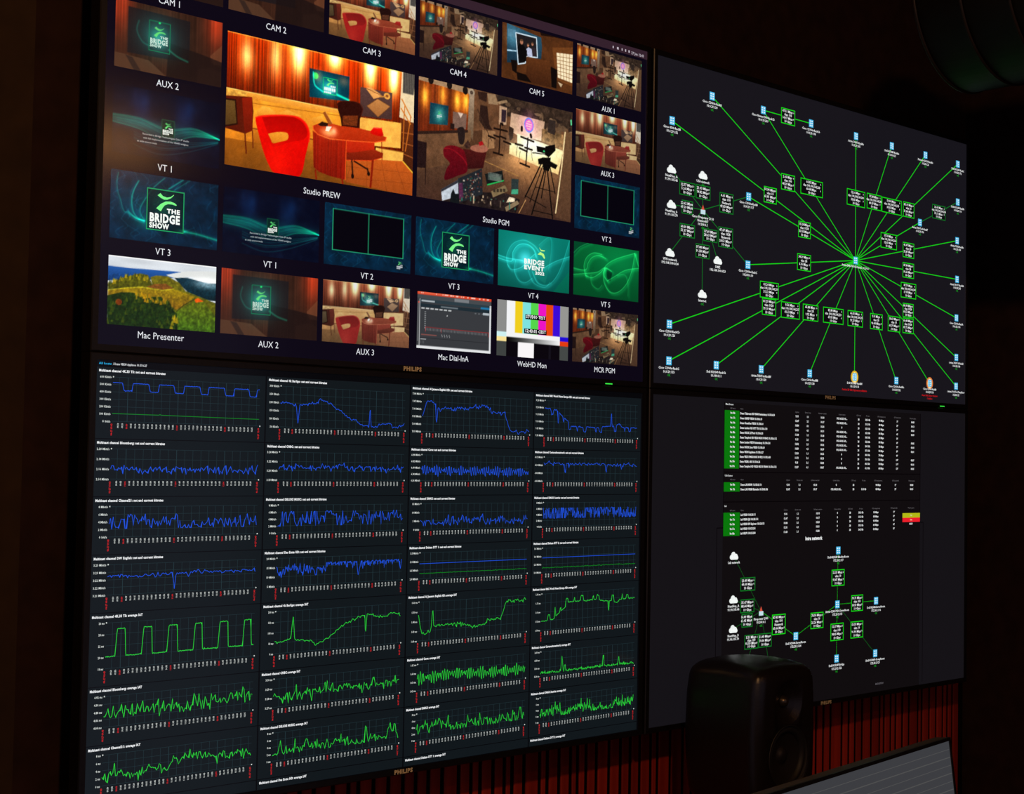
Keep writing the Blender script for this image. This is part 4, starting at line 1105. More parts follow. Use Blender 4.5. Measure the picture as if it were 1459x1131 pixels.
def traces(r, c):
    b = 'b'; g = 'g'
    if r == 0: return [[(b, interp(pulses(.875, .70), 300, .004, 1)), (g, [(0, .175), (.3, .175), (.31, .19), (.32, .175), (1, .16)])], [(b, spikes(interp(B1, 230, .02, 2, 2), [(.135, .09, .012), (.71, .6, .008)]))], [(b, spikes(interp(B2, 230, .03, 3, 2), [(.125, .2, .01)]))], [(b, spikes(interp(B3, 230, .008, 4), [(.14, .35, .008), (.195, .37, .006), (.34, .14, .006), (.54, .12, .008), (.71, .81, .007), (.86, .19, .006)]))]][c]
    if r == 1: return [[(b, interp([(0, .34), (1, .31)], 118, .085, 11))], [(b, interp([(0, .38), (.05, .46), (.5, .47), (1, .42)], 118, .075, 12))], [(b, osc(lambda t: .40 - .04 * t, .2, 13))], [(b, spikes(interp([(0, .74), (1, .72)], 190, .04, 14, 2), [(.22, .28, .012), (.26, .55, .006), (.66, .34, .01), (.83, .52, .01)]))]][c]
    if r == 2: return [[(b, interp([(0, .38), (.1, .5), (.2, .55), (.3, .42), (.42, .6), (.44, .6), (.45, .33), (.55, .36), (.7, .38), (.8, .44), (.9, .45), (1, .44)], 118, .15, 21, 1, (.26, .75)))], [(b, interp([(0, .5), (1, .5)], 118, .2, 22, 1, (.24, .77)))], [(b, interp([(0, .3), (.1, .24), (.3, .3), (.4, .38), (.6, .34), (.9, .3), (1, .3)], 118, .1, 23, 1, (.14, .6)))], [(b, interp([(0, .6), (.15, .42), (.2, .7), (.3, .76), (.38, .5), (.5, .6), (.7, .74), (.8, .6), (1, .56)], 240, .22, 24, 1, (.34, .78)))]][c]
    if r == 3: return [[(b, spikes(interp([(0, .62), (.2, .6), (.3, .63), (.6, .65), (.8, .62), (1, .63)], 118, .035, 31), [(.31, .5, .012), (.435, .06, .01), (.53, .5, .012)]))], [(b, spikes(interp([(0, .6), (.04, .5), (.06, .66), (.1, .62), (.18, .58), (.3, .55), (.38, .64), (.4, .78), (.55, .77), (.6, .7), (.7, .66), (.78, .76), (.88, .74), (1, .76)], 220, .1, 32, 1, (.3, .79)), [(.02, .38, .015), (.06, .38, .008), (.2, .34, .008), (.3, .33, .01), (.64, .24, .012), (.99, .4, .008)]))], [(b, [(0, .58), (1, .58)]), (g, interp([(0, .20), (1, .19)], 190, .008, 33))], [(b, [(0, .6), (1, .6)]), (g, interp([(0, .18), (1, .18)], 190, .012, 34))]][c]
    if r == 4: return [[(g, interp(pulses(.26, .86), 300, .006, 41))], [(g, spikes(interp([(a, .06 + (.80 - y) * 1.0) for a, y in B1], 230, .018, 42, 2), [(.135, .86, .014), (.71, .26, .008)]))], [(g, spikes(interp([(a, min(.88, 1.02 - y * 1.02)) for a, y in B2], 230, .025, 43, 2), [(.125, .82, .01)]))], [(g, spikes(interp([(a, 1.02 - y) for a, y in B3], 230, .008, 44), [(.14, .62, .008), (.195, .62, .006), (.34, .86, .006), (.54, .88, .008), (.71, .33, .007), (.86, .86, .006)]))]][c]
    if r == 5: return [[(g, interp([(0, .42), (.3, .5), (.5, .42), (.7, .5), (1, .52)], 118, .13, 51))], [(g, interp([(0, .5), (.05, .25), (.2, .4), (.6, .45), (1, .46)], 118, .13, 52))], [(g, osc(lambda t: .44 + .06 * np.sin(t * 6), .24, 53))], [(g, spikes(interp([(0, .12), (1, .13)], 220, .035, 54, 1, (.08, .3)), [(.22, .78, .012), (.25, .4, .01), (.66, .7, .01), (.83, .5, .01)]))]][c]
    return [[(g, interp([(0, .34), (.03, .24), (.07, .45), (.1, .3), (.2, .24), (.3, .4), (.44, .26), (.46, .6), (.52, .48), (.6, .66), (.7, .5), (.8, .46), (.85, .4), (.9, .5), (1, .45)], 118, .1, 61))], [(g, [(a, max(.2, y)) for a, y in spikes(interp([(0, .3), (1, .3)], 118, .13, 62), [(.06, .7, .015), (.26, .72, .02), (.42, .55, .012), (.53, .65, .012), (.73, .95, .012), (.93, .85, .02), (.97, .9, .015)])])], [(g, [(a, max(.22, y)) for a, y in spikes(interp([(0, .3), (.15, .5), (.3, .3), (1, .4)], 118, .13, 63), [(.2, .8, .015), (.28, .9, .012), (.46, .75, .012), (.62, .6, .012), (.96, .85, .015)])])], [(g, [(a, max(.18, y)) for a, y in interp([(0, .35), (.18, .45), (.23, .2), (.3, .2), (.34, .4), (.5, .4), (.55, .25), (.66, .3), (.7, .18), (.76, .2), (.8, .5), (.85, .3), (1, .42)], 230, .13, 64)])]][c]
def tick_times():
    out = []
    for m in range(9 * 60 + 50, 12 * 60 + 40, 5): out.append((m, m % 60 == 0))
    return out
TR_BLUE, TR_GREEN = (32, 84, 228), (44, 214, 60)
for r in range(8):
    for c in range(4):
        x0, x1 = 479 * c - 1.5 + 3, 479 * (c + 1) - 2.5; y0, y1 = ROWY[r], ROWY[r + 1] - 2
        d = Draw(); d.rect(x0, y0, x1, min(y1, 1080), 1)
        p = d.build('chart_panel', (16, 23, 27), tv_charts)
        nm = NAMES[r if r < 4 else r - 4][c]
        d = Draw(); suffix = ': net and current bitrates' if r < 4 else ': average IAT'
        d.text('Multicast channel ' + nm + suffix, x0 + 6, y0 + 11, 8.0, 'L', 'h', 2, width=3.42 * len('Multicast channel ' + nm + suffix)); d.build('chart_title', (238, 240, 242), p)
        if r == 7: continue
        px0, px1 = x0 + 43, x0 + 459; py0, py1 = y0 + 23, y1 - 41
        ax = AXES[(r, c)]; dg = Draw(); dl = Draw()
        for i, s in enumerate(ax):
            y = py0 + (py1 - py0) * i / (len(ax) - 1)
            dg.rect(px0, y - .35, px1, y + .35, 2); dl.text(s, px0 - 4, y + 3, 7.4, 'R', 'b', 2, width=3.0 * len(s))
        x = px0 + 17
        k = 0
        while x < px1:
            hour = k in (1, 7, 13)
            dg.rect(x - (.8 if hour else .4), py0, x + (.8 if hour else .4), py1, 2); x += 22.9; k += 1
        dg.build('chart_grid', (34, 54, 60), p)
        dl.rect(px0 - .5, py0 - 2, px0 + 2.5, py0 + 1, 2); dl.rect(px1, py1 - 1, px1 + 3, py1 + 2, 2)
        dr = Draw()
        for m, red in tick_times():
            tx = px0 + (m - 583) / 60 * 137.2
            (dr if red else dl).text('%02d:%02d' % (m // 60, m % 60), tx, py1 + (18 if red else 16), 6.4 if red else 6.0, 'L', 'b', 2, sx=.84, vert=True)
        dr.text('06-27 09:43', px0 - 1, py1 + 34, 6.6, 'L', 'b', 2, sx=.84, vert=True); dr.text('06-27 12:43', px1 - 3, py1 + 34, 6.6, 'L', 'b', 2, sx=.84, vert=True)
        dl.build('axis_labels', (214, 220, 216), p)['kind'] = 'stuff'; dr.build('hour_labels', (224, 34, 38), p)['kind'] = 'stuff'
        for kind, tr in traces(r, c):
            d = Draw(); d.path([(px0 + (px1 - px0) * t * .995, py1 - (py1 - py0) * y) for t, y in tr], 1.35, 3)
            d.build('chart_trace', TR_BLUE if kind == 'b' else TR_GREEN if r > 3 else (14, 130, 30), p)
finish_display(tv_charts, 957)

# ---- display 3: radial network map
tv_map = make_display(1, 0, 'upper right wall display showing a radial green network map')
panel(tv_map, (23, 21, 27))
GREEN, DIM = (22, 206, 24), (14, 112, 34)
def node(tv, x, y, name, ip, alarm=None, ok=True, sz=1.0):
    d = Draw(); d.rect(x - 13, y - 14, x + 13, y + 14, 4)
    o = d.build('network_node', (72, 184, 232), tv)
    d = Draw()
    for a in (-6, 5):
        for b in (-8, 0, 8): d.rect(x + a - 3.5, y + b - 2.2, x + a + 3.5, y + b + 2.2, 5)
    d.build('node_symbol', (226, 244, 250), o)
    d = Draw(); d.text(name, x, y + 27.5, 11 * sz, 'C', 'b', 5, sx=1.0); d.text(ip, x, y + 40, 11.5 * sz, 'C', 'b', 5, sx=1.0); d.build('node_label', (238, 240, 240), o)
    if ok:
        d = Draw(); d.text('OK', x, y + 51, 10.5 * sz, 'C', 'b', 5, sx=.9); d.build('status_label', (18, 150, 30), o)
    if alarm:
        d = Draw(); d.disc(x, y, 24, 24, 28, 3); d.build('alarm_halo', alarm[0], o)
        d = Draw(); d.disc(x, y + 1, 16, 19, 28, 3.5); d.build('alarm_ring', (250, 236, 150), o)
        d = Draw()
        for i, s in enumerate(alarm[1]): d.text(s, x, y + 53 + 12 * i, 10, 'C', 'b', 5, sx=.85)
        d.build('alarm_label', (206, 16, 22), o)
    return o
def cloud(tv, x, y, lines, ok=False):
    d = Draw()
    for dx, dy, rr in ((-13, 4, 9), (-3, -4, 11), (10, 2, 10), (16, 6, 7)): d.disc(x + dx, y + dy, rr * 1.05, rr * .95, 18, 4)
    d.rect(x - 14, y + 2, x + 17, y + 12.5, 4)
    o = d.build('network_cloud', (238, 242, 240), tv)
    d = Draw()
    for i, s in enumerate(lines): d.text(s, x, y + 26 + 12 * i, 11.5, 'C', 'b', 5, sx=1.0)
    d.build('cloud_label', (238, 240, 240), o)
    if ok:
        d = Draw(); d.text('OK', x, y + 26 + 12 * len(lines), 10.5, 'C', 'b', 5); d.build('status_label', (18, 150, 30), o)
def firewall(tv, x, y, lines, ok=True):
    d = Draw(); d.poly([(x - 9, y + 2), (x, y - 17), (x + 9, y + 2)], 4); o = d.build('firewall_symbol', (206, 78, 58), tv)
    d = Draw(); d.rect(x - 12, y, x + 12, y + 15, 5); d.build('server_symbol', (196, 222, 232), o)
    d = Draw()
    for i, s in enumerate(lines): d.text(s, x, y + 30 + 12 * i, 11.5, 'C', 'b', 5, sx=1.02)
    d.build('firewall_label', (238, 240, 240), o)
    if ok:
        d = Draw(); d.text('OK', x, y + 30 + 12 * len(lines), 10.5, 'C', 'b', 5); d.build('status_label', (18, 150, 30), o)
RB = random.Random(12)
def traffic_box(tv, b, col=GREEN, bgc=(12, 11, 14), lines=None):
    x0, y0, x1, y1 = b
    d = Draw(); d.rect(x0, y0, x1, y1, 2); o = d.build('traffic_box', bgc, tv)
    d = Draw(); d.frame(x0, y0, x1, y1, 3.4, 3); d.build('box_outline', col, o)
    wide = x1 - x0 > 95
    n = 3 if (y1 - y0) < 50 else 4 if (y1 - y0) < 66 else 5
    if lines is None:
        L = ['%.2f Mbps d' % RB.uniform(1, 99), 'vlan %d' % RB.choice((10, 28, 100, 1028)) if not wide else 'vlan 100,108,164,2%d' % RB.randint(10, 99), '%.2f Mbps u' % RB.uniform(1, 99), '10 Gbps']
        lines = {3: [L[0], L[2], L[3]], 4: L, 5: [L[0], L[1], 'Network', L[2], L[3]]}[n]
    d = Draw(); h = (y1 - y0 - 8) / len(lines)
    for i, s in enumerate(lines):
        d.text(s[:-2] if s[-2:] in (' d', ' u') else s, (x0 + x1) / 2 - (3 if s[-2:] in (' d', ' u') else 0), y0 + 4 + h * (i + .84), 12.5, 'C', 'b', 3, sx=.98 if not wide or i != 1 else .9)
        if s[-2:] in (' d', ' u'):
            ax = x1 - (x1 - x0) * .10; yy = y0 + 4 + h * (i + .5); sg = 1 if s[-1] == 'd' else -1
            d.rect(ax - .6, yy - 3, ax + .6, yy + 3, 3); d.poly([(ax - 2, yy + sg * .5), (ax, yy + sg * 4), (ax + 2, yy + sg * .5)], 3)
    d.build('traffic_label', (236, 238, 238), o)
def net_link(tv, p, q, col=GREEN, w=3.2):
    d = Draw(); d.line(p, q, w, 1); d.build('network_link', col, tv)
HUB = (1133, 564)
TN = [(282, 88, 'Cisco C2960x-RackB', '10.0.29.130'), (78, 206, 'Cisco 4500-RackB', '10.0.29.132'), (563, 88, 'Cisco Nexus-9300-RackCb', '10.0.29.209'), (845, 89, 'Cisco C2960x-RackCb', '10.0.29.198'), (1129, 91, 'Arista 7060T-RackBs', '10.0.29.205'), (1370, 91, 'Dell-N1548P-RackBs', '10.100.0.21'), (1609, 91, 'Netonix-S2010-RackBs', '10.24.0.25'), (1852, 92, 'Dell-N1524P-RackC', '10.0.29.172'),
      (1853, 249, 'Dell-N1524P-RackBc', '10.0.29.116'), (1572, 367, 'Arista 7050Tx-A-RackF', '10.0.29.196'), (1850, 409, 'Arista 7150S-RackBc', '10.0.29.109'), (1851, 568, 'Arista 7010T-RackGb', '10.0.29.205'), (1848, 727, 'Cisco C2960x-RackA', '10.0.29.114'), (1849, 889, 'Arista 7050T-A-RackB', '10.0.29.118'), (1848, 1007, 'Arista 7010T-A-Tempfloor', '10.24.0.21'), (1413, 1005, 'Cisco C2960x-RackBc', '10.0.29.122'),
      (1651, 1004, 'Cisco C2960-RackB', '10.0.29.116'), (1133, 1005, 'Dell N1548P-RackBf', '10.0.29.113'), (851, 1006, 'Cisco C2960-RackBB', '10.0.29.128'), (567, 1006, 'Arista 7050T-A-RackBf', '10.0.29.120'), (321, 1005, 'Dell N2024P-RackCb', '10.100.0.11'), (78, 1004, 'Cisco C2960x-RackC', '10.0.29.125'), (78, 883, 'Cisco C2960-RackCb', '10.0.29.126'), (486, 645, 'Cisco C2960x-RackC', '10.200.0.10'), (486, 406, 'Cisco C2960x-RackB', '10.0.29.117')]
for i, (x, y, a, b) in enumerate(TN):
    if i == 3: net_link(tv_map, (563, 88), (845, 89))
    elif i == 8: net_link(tv_map, (1853, 249), (1572, 367), DIM)
    else: net_link(tv_map, (x, y), HUB)
    al = None
    if i == 16: al = ((222, 120, 60), ('Sensor Fault. Sensor: Intrusion', 'Condition'))
    if i == 17: al = ((226, 176, 40), ('Partition 2D 4HD, High memory utilization',))
    node(tv_map, x, y, a, b, al, al is None)
node(tv_map, *HUB, 'Arista-DMS-7050SX-RackC 10.29.0.1', '', None, False)
FW = (241, 483)
for p, q in ((FW, (78, 368)), (FW, (239, 366)), (FW, (80, 485)), (FW, (76, 646)), (FW, (322, 647)), ((241, 500), (243, 769)), (FW, (486, 406)), (FW, (486, 645))): net_link(tv_map, p, q, DIM, 2.6)
for b in [(666, 59, 748, 116), (670, 296, 751, 355), (785, 296, 921, 355), (571, 356, 645, 414), (774, 455, 849, 515), (769, 574, 852, 635), (555, 694, 662, 753), (568, 753, 648, 813), (677, 756, 787, 815), (806, 754, 900, 814), (1299, 436, 1410, 496), (1452, 457, 1532, 517), (1452, 537, 1532, 597), (1440, 616, 1548, 677), (1455, 697, 1531, 753), (1455, 755, 1532, 816), (1352, 755, 1437, 816), (1232, 755, 1316, 816), (1085, 755, 1184, 815), (930, 755, 1058, 814), (1073, 296, 1192, 358), (1204, 296, 1302, 356), (1304, 298, 1441, 357), (1452, 297, 1531, 357)]: traffic_box(tv_map, b)
for b in [(119, 400, 200, 446), (204, 400, 279, 448), (132, 462, 190, 508), (328, 410, 403, 480), (123, 541, 201, 586), (245, 544, 319, 588), (324, 529, 402, 599), (206, 600, 278, 648), (1662, 280, 1760, 338)]: traffic_box(tv_map, b, DIM)
firewall(tv_map, *FW, ('Cisco Firepower 2110', 'NetworkIT', '10.200.0.1'))
for x, y, l, k in ((78, 368, ('NextHop_A', '91.90.105.46'), 0), (239, 366, ('USA network',), 1), (80, 485, ('NextHop_b', '91.90.105.70'), 0), (76, 646, ('VPN network', '192.168.100.0/24'), 0), (322, 647, ('DMZ', '192.168.100.0/23'), 0), (243, 769, ('Internet',), 1)): cloud(tv_map, x, y, l, k)
finish_display(tv_map, 975, 1738)

# ---- display 4: device table above a second network map
tv_table = make_display(1, 1, 'lower right wall display showing a device table with green cells above a network map')
panel(tv_table, (20, 18, 22))
d = Draw(); d.rect(367, 12, 1588, 1080, 1); d.build('page_panel', (15, 12, 14), tv_table)
d = Draw(); d.rect(367, 250, 1588, 253, 2); d.rect(367, 352, 1588, 355, 2); d.rect(367, 12, 370, 470, 2); d.rect(1585, 12, 1588, 440, 2)
d.rect(334, 440, 368, 443, 2); d.rect(334, 443, 337, 1080, 2); d.rect(1588, 440, 1612, 443, 2); d.rect(1609, 443, 1612, 1070, 2); d.build('page_rules', (5, 3, 5), tv_table)
def table(title, ty, rows, y0, dy, gx1, cols, hy, tall, texts, skip=()):
    d = Draw(); d.rect(369, y0, gx1, y0 + dy * rows, 2); o = d.build('status_column', (8, 118, 12), tv_table)
    d = Draw(); d.text(title, 374, ty, 8.6, 'L', 'b', 3, sx=.9)
    for i in range(rows):
        yy = y0 + dy * (i + .68)
        d.text('9m %02ds' % ((i * 17) % 60), (369 + gx1) / 2 + 4, yy, 9.0, 'C', 'h', 3, sx=.85); d.text(texts[i % len(texts)], gx1 + 5, yy + .5, 9.6, 'L', 'h', 3, sx=.80)
        for j, x in enumerate(cols):
            if (i, j) in skip: continue
            s = ('%d.%02d' % (9 + (i * 3 + j) % 5, (i * 37) % 90 + 10), '%d.%d' % (1 + i % 4, j), '10.%d' % (10 + (i * 7) % 80), '0' if tall[i % len(tall)] == 0 else '192.168.25.142...', '28', '%d.%d Gb' % (30 + i, j), '%d Mbps' % (90 - i * 2), '%d%%' % (i + 1), '00:%02d' % ((i * 13) % 60))[j]
            d.text(s, x, yy + .5, 9.4, 'C', 'h', 3, sx=.9)
    d.build('table_text', (224, 226, 226), o)
    d = Draw()
    for s, x in zip(('VBP status',), ((369 + gx1) / 2 + 4,)): d.text(s, x, hy, 6.6, 'C', 'r', 3)
    d.text('Name', gx1 + 5, hy, 6.6, 'L', 'r', 3)
    for s, x in zip(('Uptime', 'Stream rate', 'Software version', 'License status', 'CPU load', 'IP rates', 'CPU temperature', 'ETR bandwidth', 'Memory space'), cols): d.text(s, x, hy + 1, 7.4, 'C', 'r', 3)
    d.build('table_heading', (104, 100, 104), o)
DEMOS = ['Demo Tektronix HD VB440 Redundancy 10.150.6.20', 'Demo FullHD VB330 10.150.6.18', 'Demo HomePass VB330 10.150.6.4', 'Demo London HLS OTT TB 10.150.6.110', 'Demo NOCK L2TPool 10.150.6.30', 'Demo Tempford HD VB220 MUX B VB442 10.150.6.112', 'Demo London VB270 Redundancy 10.150.6.24', 'Demo NOCK Lines VB330 10.150.6.9', 'Demo VB330 Appliance 10.150.6.27', 'Demo VB272 IPMUX MUX B VB22 10.150.6.40', 'Demo VB288, ABS 10.150.6.26', 'Demo Tempford HD VB220 MUX B VB444 10.150.6.112']
table('Main Demos', 21, 12, 39, 16.65, 449, [778, 843, 932, 1054, 1162, 1222, 1313, 1423, 1531], 34, [1, 1, 0, 1, 1, 1, 1, 1, 0, 0, 0, 1], DEMOS, {(4, 8), (8, 8)})
table('USA Demos', 266, 2, 286, 16, 455, [729, 797, 891, 1022, 1132, 1199, 1295, 1413, 1526], 279, [0, 1], ['Demo LAB MOM1 10.150.8.110', 'Demo LAB VB288 Blastedto 10.150.8.106'], {(0, 5)})
table('Lab', 370, 5, 390, 16, 457, [717, 788, 909, 1031, 1112, 1182, 1281, 1404, 1523], 385, [0], ['Lab VB330 10.0.28.111', 'Lab VB330 (B) 10.0.28.114', 'Lab VB330 SW Explorer 10.0.28.131', 'Lab VB220 10.0.25.241', 'Lab VB270 10.0.25.250'], {(0, 8), (1, 8), (2, 8), (4, 8)})
d = Draw(); d.rect(1463, 404, 1586, 422, 3); d.build('warning_cell', (178, 186, 22), tv_table); d = Draw(); d.rect(1463, 422, 1586, 439, 3); d.build('alarm_cell', (236, 32, 44), tv_table)
d = Draw(); d.text('79%', 1523, 416, 7.8, 'C', 'b', 4); d.text('89%', 1523, 433, 7.8, 'C', 'b', 4); d.build('cell_text', (235, 226, 180), tv_table)
d = Draw(); d.text('Intra network', 886, 494, 17, 'C', 'h', 3, width=102); d.build('map_title', (236, 238, 238), tv_table)
HB = (1035, 736); FB = (581, 736)
for p, q, c in ((HB, (1038, 537), GREEN), (HB, (1286, 735), GREEN), (HB, (1283, 934), DIM), (HB, (1033, 935), GREEN), (HB, (783, 836), GREEN), ((783, 836), FB, GREEN), (FB, (428, 539), DIM), (FB, (428, 688), DIM), (FB, (428, 789), DIM), (FB, (500, 930), DIM), (FB, (640, 960), DIM)): net_link(tv_table, p, q, c, 3.0)
for b in [(998, 607, 1079, 668), (1124, 707, 1200, 768), (871, 758, 949, 817), (994, 805, 1076, 869), (1121, 805, 1202, 868), (644, 752, 722, 824)]: traffic_box(tv_table, b)
for b in [(465, 615, 547, 662), (466, 690, 543, 737), (474, 740, 534, 787), (491, 814, 568, 864), (569, 814, 643, 863)]: traffic_box(tv_table, b, DIM)
for x, y, a, b, k in ((1038, 537, 'Dell-N2024P-MachineRoom', '172.20.2.117', 1), (1286, 735, 'Dell N2048-ServerRoom', '172.20.2.116', 1), (1283, 934, 'Dell-N1548P-GroupRoom', '172.20.2.121', 1), (1033, 935, 'Dell-N1524P-Bridge', '172.20.2.122', 1), (783, 836, 'Dell N2048-ServerRoom', '172.20.2.124', 1), (1035, 736, 'Arista-C24S-7050-ServerRoom', '172.20.2.101', 1)): node(tv_table, x, y, a, b, None, True)
firewall(tv_table, *FB, ('Firepower 2140', '10.200.0.1'))
for x, y, l in ((428, 539, ('Lab network',)), (428, 688, ('NextHop_A', '91.90.105.46')), (428, 789, ('NextHop_B', '91.90.105.70'))): cloud(tv_table, x, y, l)
d = Draw(); d.text('BRIDGETECH', 1313, 1054, 9, 'C', 'r', 3); d.build('page_footer', (110, 106, 112), tv_table)
finish_display(tv_table, 965)

# ------------------------------------------------------------------ loudspeaker on its stand, before the lower right display
SX, SY, SZ = 0.155, -0.15, ZC - 0.541 - 0.285
SWd, SD, SHt = 0.200, 0.196, 0.285
stand = empty('speaker_stand', (SX, SY, 0), 'black steel stand carrying the loudspeaker', 'stand')
link('base_plate', box_mesh('base_plate', (0, 0, 0.008), (0.26, 0.24, 0.016), 0.004, 2), M_STEEL, stand)
bm = bmesh.new(); cyl_between(bm, (0, 0, 0.014), (0, 0, SZ - 0.022), 0.024, 24); link('pole', from_bm(bm, 'pole', True), M_STEEL, stand)
link('top_plate', box_mesh('top_plate', (0, 0, SZ - 0.018), (0.15, 0.14, 0.010), 0.003, 2), M_STEEL, stand)
spk = empty('loudspeaker', (SX, SY, SZ - 0.013), 'black rounded studio loudspeaker in front of the lower right display', 'loudspeaker')
bm = bmesh.new()
r = bmesh.ops.create_cube(bm, size=1.0)
for v in r['verts']: v.co = Vector((v.co.x * SWd, v.co.y * SD, v.co.z * SHt + SHt / 2 + 0.013))
bmesh.ops.subdivide_edges(bm, edges=bm.edges[:], cuts=3, use_grid_fill=True)
for v in bm.verts:
    t = (v.co.z - 0.013) / SHt; x = v.co.x / (SWd / 2); y = v.co.y / (SD / 2)
    bul = 1 - .07 * (2 * t - 1) ** 2
    v.co.x *= bul; v.co.y = v.co.y if y < -.9 else v.co.y * (bul if y > 0 else 1)
    if t > .9: v.co.z -= .016 * (x * x + y * y) * .5
cab = from_bm(bm, 'cabinet', True)
cab_o = link('cabinet', cab, M_SPEAKER, spk)
bv = cab_o.modifiers.new('b', 'BEVEL'); bv.width = 0.026; bv.segments = 6; bv.limit_method = 'ANGLE'; bv.angle_limit = math.radians(40)
def cutter(prof, x, z):
    b2 = bmesh.new(); add_lathe(b2, prof, 48, Matrix.Translation((x, -SD / 2 + 0.0, z)) @ Matrix.Rotation(math.radians(90), 4, 'X'))
    o = link('cutter', from_bm(b2, 'cutter'), None, spk); return o
TWZ, WFZ = 0.013 + 0.205, 0.013 + 0.098
cut1 = cutter([(0, -0.016), (0.012, -0.0155), (0.03, -0.008), (0.050, 0.004), (0, 0.02)], 0, TWZ)
cut2 = cutter([(0, -0.02), (0.058, -0.02), (0.0625, 0.004), (0, 0.01)], 0, WFZ)
for cu in (cut1, cut2):
    bo = cab_o.modifiers.new('c', 'BOOLEAN'); bo.operation = 'DIFFERENCE'; bo.object = cu; bo.solver = 'EXACT'
dg = bpy.context.evaluated_depsgraph_get(); dg.update()
baked = bpy.data.meshes.new_from_object(cab_o.evaluated_get(dg))
cab_o.modifiers.clear(); cab_o.data = baked
for cu in (cut1, cut2): bpy.data.objects.remove(cu)
FR = lambda z: Matrix.Translation((0, -SD / 2, z)) @ Matrix.Rotation(math.radians(90), 4, 'X')
bm = bmesh.new(); add_lathe(bm, [(0, -0.0035), (0.005, -0.0042), (0.009, -0.0075), (0.0118, -0.0135), (0.0118, -0.016), (0, -0.016)], 32, FR(TWZ)); tw = link('tweeter', from_bm(bm, 'tweeter', True), M_DOME, spk)
bm = bmesh.new(); add_lathe(bm, [(0.046, -0.019), (0.046, -0.008), (0.050, -0.0015), (0.055, -0.0005), (0.0595, -0.003), (0.0605, 0.0012), (0.0622, 0.0012), (0.0622, -0.0035), (0.0585, -0.0195)], 48, FR(WFZ), True); wf = link('woofer_surround', from_bm(bm, 'woofer_surround', True), M_RUBBER, spk)
bm = bmesh.new(); add_lathe(bm, [(0.0475, -0.008), (0.022, -0.0165), (0.016, -0.0172), (0.0125, -0.0125), (0.006, -0.0098), (0, -0.0092)], 48, FR(WFZ)); link('woofer_cone', from_bm(bm, 'woofer_cone', True), M_CONE, wf)
bm = bmesh.new(); add_box(bm, (0, 0, 0.009), (0.13, 0.12, 0.018), 0.004, 2); link('rubber_foot', from_bm(bm, 'rubber_foot'), M_RUBBER, spk)

# ------------------------------------------------------------------ desk with a computer monitor, lower right foreground
DZ = 0.74
desk = empty('desk', (-0.05, -0.72, 0), 'dark desk under the computer monitor', 'desk')
link('desk_top', box_mesh('desk_top', (0, 0, DZ - 0.014), (1.5, 0.68, 0.028), 0.004, 2), M_DESK, desk)
for sx in (-.69, .69):
    for sy in (-.29, .29): link('leg', box_mesh('leg', (sx, sy, (DZ - .028) / 2), (0.05, 0.05, DZ - .028), 0.004, 1), M_STEEL, desk)
MW, MH = 0.78, 0.37
ang = math.radians(7.5)
tr = Vector((0.330, -0.50, ZC - 0.672))           # upper right corner of the monitor
ax_x = Vector((math.cos(ang), math.sin(ang), 0))
mc = tr - ax_x * (MW / 2)
mon = empty('computer_monitor', (mc.x, mc.y, DZ), 'computer monitor with pale blue-grey lined screen in front of the loudspeaker', 'monitor')
mon.rotation_euler = (0, 0, ang)
TILT = math.radians(-7)
topz = tr.z - DZ
Mt = Matrix.Translation((0, 0, topz)) @ Matrix.Rotation(TILT, 4, 'X')
def mpart(name, c, s, mat, bev=0.003):
    me = box_mesh(name, c, s, bev, 2); me.transform(Mt); return link(name, me, mat, mon)
mpart('housing', (0, 0.017, -MH / 2), (MW, 0.030, MH), M_MONITOR, 0.003)
bm = bmesh.new()
for c, s in (((0, 0.0015, -0.003), (MW, 0.006, 0.006)), ((0, 0.0015, -MH + 0.008), (MW, 0.006, 0.016)), ((-MW / 2 + 0.003, 0.0015, -MH / 2), (0.006, 0.006, MH)), ((MW / 2 - 0.003, 0.0015, -MH / 2), (0.006, 0.006, MH))): add_box(bm, c, s)
me = from_bm(bm, 'front_bezel'); me.transform(Mt); link('front_bezel', me, M_BEZEL, mon)
me = box_mesh('monitor_screen', (0, 0.0012, -MH / 2 + 0.005), (MW - 0.012, 0.0012, MH - 0.022)); me.transform(Mt); link('monitor_screen', me, glow_mat((60, 61, 65), 'monitor_light'), mon)
bm = bmesh.new()
for i in range(22): add_box(bm, (0, 0.0004, -0.022 - i * 0.0150), (MW - 0.016, 0.0003, 0.0016 if i % 2 else 0.0009))
me = from_bm(bm, 'text_line'); me.transform(Mt); link('text_lines', me, glow_mat((78, 78, 78), 'monitor_line'), mon)
bm = bmesh.new(); add_box(bm, (0, 0.07, topz * .42), (0.06, 0.022, topz * .84 - .01), 0.004, 2); add_box(bm, (0, 0.058, topz * .62), (0.10, 0.05, 0.09), 0.006, 2); link('neck', from_bm(bm, 'neck'), M_STEEL, mon)
link('foot', box_mesh('foot', (0, 0.03, 0.006), (0.26, 0.2, 0.012), 0.004, 2), M_STEEL, mon)

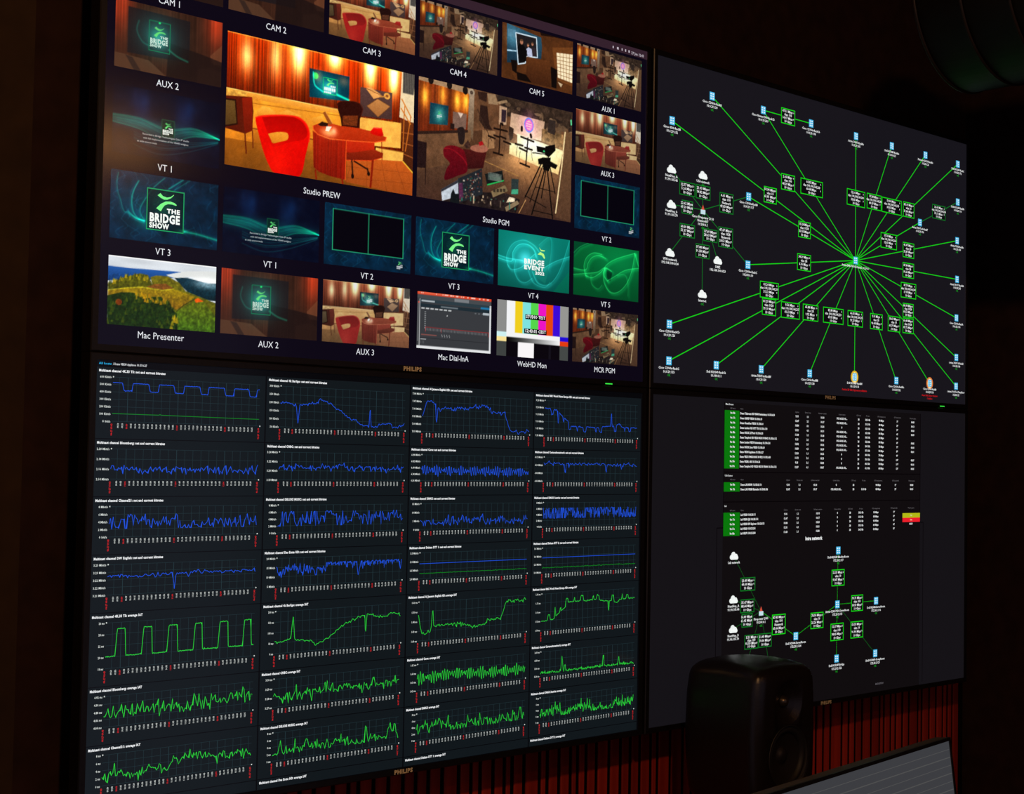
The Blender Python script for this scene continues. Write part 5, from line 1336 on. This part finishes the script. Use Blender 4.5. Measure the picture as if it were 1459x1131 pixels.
# ------------------------------------------------------------------ ribbed ventilation duct under the ceiling, upper right
DR = 0.183; DC = Vector((0.364, -0.50, ZC + 0.777)); DLEN = 1.9
duct = empty('ventilation_duct', (DC.x, DC.y - DLEN / 2, DC.z - DR), 'dark ribbed round ventilation duct under the ceiling, upper right', 'duct')
RY90 = Matrix.Translation((0, DLEN / 2, DR)) @ Matrix.Rotation(math.radians(90), 4, 'X')
bm = bmesh.new(); add_lathe(bm, [(DR - .003, 0), (DR, 0), (DR, DLEN), (DR - .003, DLEN)], 72, RY90, True); link('pipe', from_bm(bm, 'pipe', True), M_DUCT, duct)
bm = bmesh.new(); add_lathe(bm, [(DR - .001, -0.002), (DR + .002, -0.002), (DR + .003, 0.001), (DR + .002, 0.004), (DR - .001, 0.004)], 72, RY90, True); seam = from_bm(bm, 'seam_rib', True); seam.materials.append(M_DUCT)
for i in range(20):
    o = bpy.data.objects.new('seam_rib', seam); COL.objects.link(o); o.parent = duct; o.location = (0, -0.0955 * i, 0)
bm = bmesh.new(); add_lathe(bm, [(0, 0.05), (DR - .004, 0.05), (DR - .004, 0.054), (0, 0.054)], 48, RY90); link('end_cap', from_bm(bm, 'end_cap'), M_DUCT, duct)
for y in (.6, -.6):
    bm = bmesh.new(); cyl_between(bm, (0, y, 2 * DR - .002), (0, y, HT - DC.z + DR), 0.005, 10); link('hanger_rod', from_bm(bm, 'hanger_rod', True), M_STEEL, duct)

# ------------------------------------------------------------------ lamps of the room (behind and left of the camera's view)
def lamp_mat(name, col, s):
    m, nt, b = new_mat(name); e = nt.nodes.new('ShaderNodeRGB'); e.outputs[0].default_value = (*col, 1)
    nt.links.new(e.outputs[0], b.inputs['Emission Color']); b.inputs['Emission Strength'].default_value = s
    return m
PX, PY, PZ = 0.30, -2.50, ZC + 0.875
pend = empty('pendant_lamp', (PX, PY, PZ), 'long warm linear pendant lamp hanging from the ceiling', 'lamp')
link('housing', box_mesh('housing', (0, 0, 0.035), (0.92, 0.06, 0.04), 0.006, 2), M_STEEL, pend)
link('diffuser', box_mesh('diffuser', (0, 0, 0.005), (0.90, 0.05, 0.030), 0.008, 2), lamp_mat('warm_diffuser', (1.0, 0.42, 0.10), PENDANT_STRENGTH), pend)
for sx in (-.38, .38):
    bm = bmesh.new(); cyl_between(bm, (sx, 0, 0.05), (sx, 0, HT - PZ), 0.002, 8); link('cord', from_bm(bm, 'cord', True), M_STEEL, pend)
LX, LY = -2.0, -2.4
dl_ = empty('downlight', (LX, LY, HT - 0.09), 'warm ceiling spotlight aimed at the slatted wall', 'lamp')
bm = bmesh.new(); add_lathe(bm, [(0.045, 0.0), (0.05, 0.0), (0.05, 0.09), (0.0, 0.09), (0, 0.085), (0.045, 0.085)], 32, None, True); link('can', from_bm(bm, 'can', True), M_STEEL, dl_)
ld = bpy.data.lights.new('spot_bulb', 'SPOT'); ld.energy = SPOT_POWER; ld.color = (1.0, 0.50, 0.20); ld.spot_size = math.radians(100); ld.spot_blend = 0.5; ld.shadow_soft_size = 0.06
lo = bpy.data.objects.new('spot_bulb', ld); COL.objects.link(lo); lo.parent = dl_; lo.location = (0, 0, -0.02)
lo.rotation_euler = (Vector((0.3, 0.1, 0.9)) - Vector((LX, LY, HT - 0.11))).to_track_quat('-Z', 'Y').to_euler()
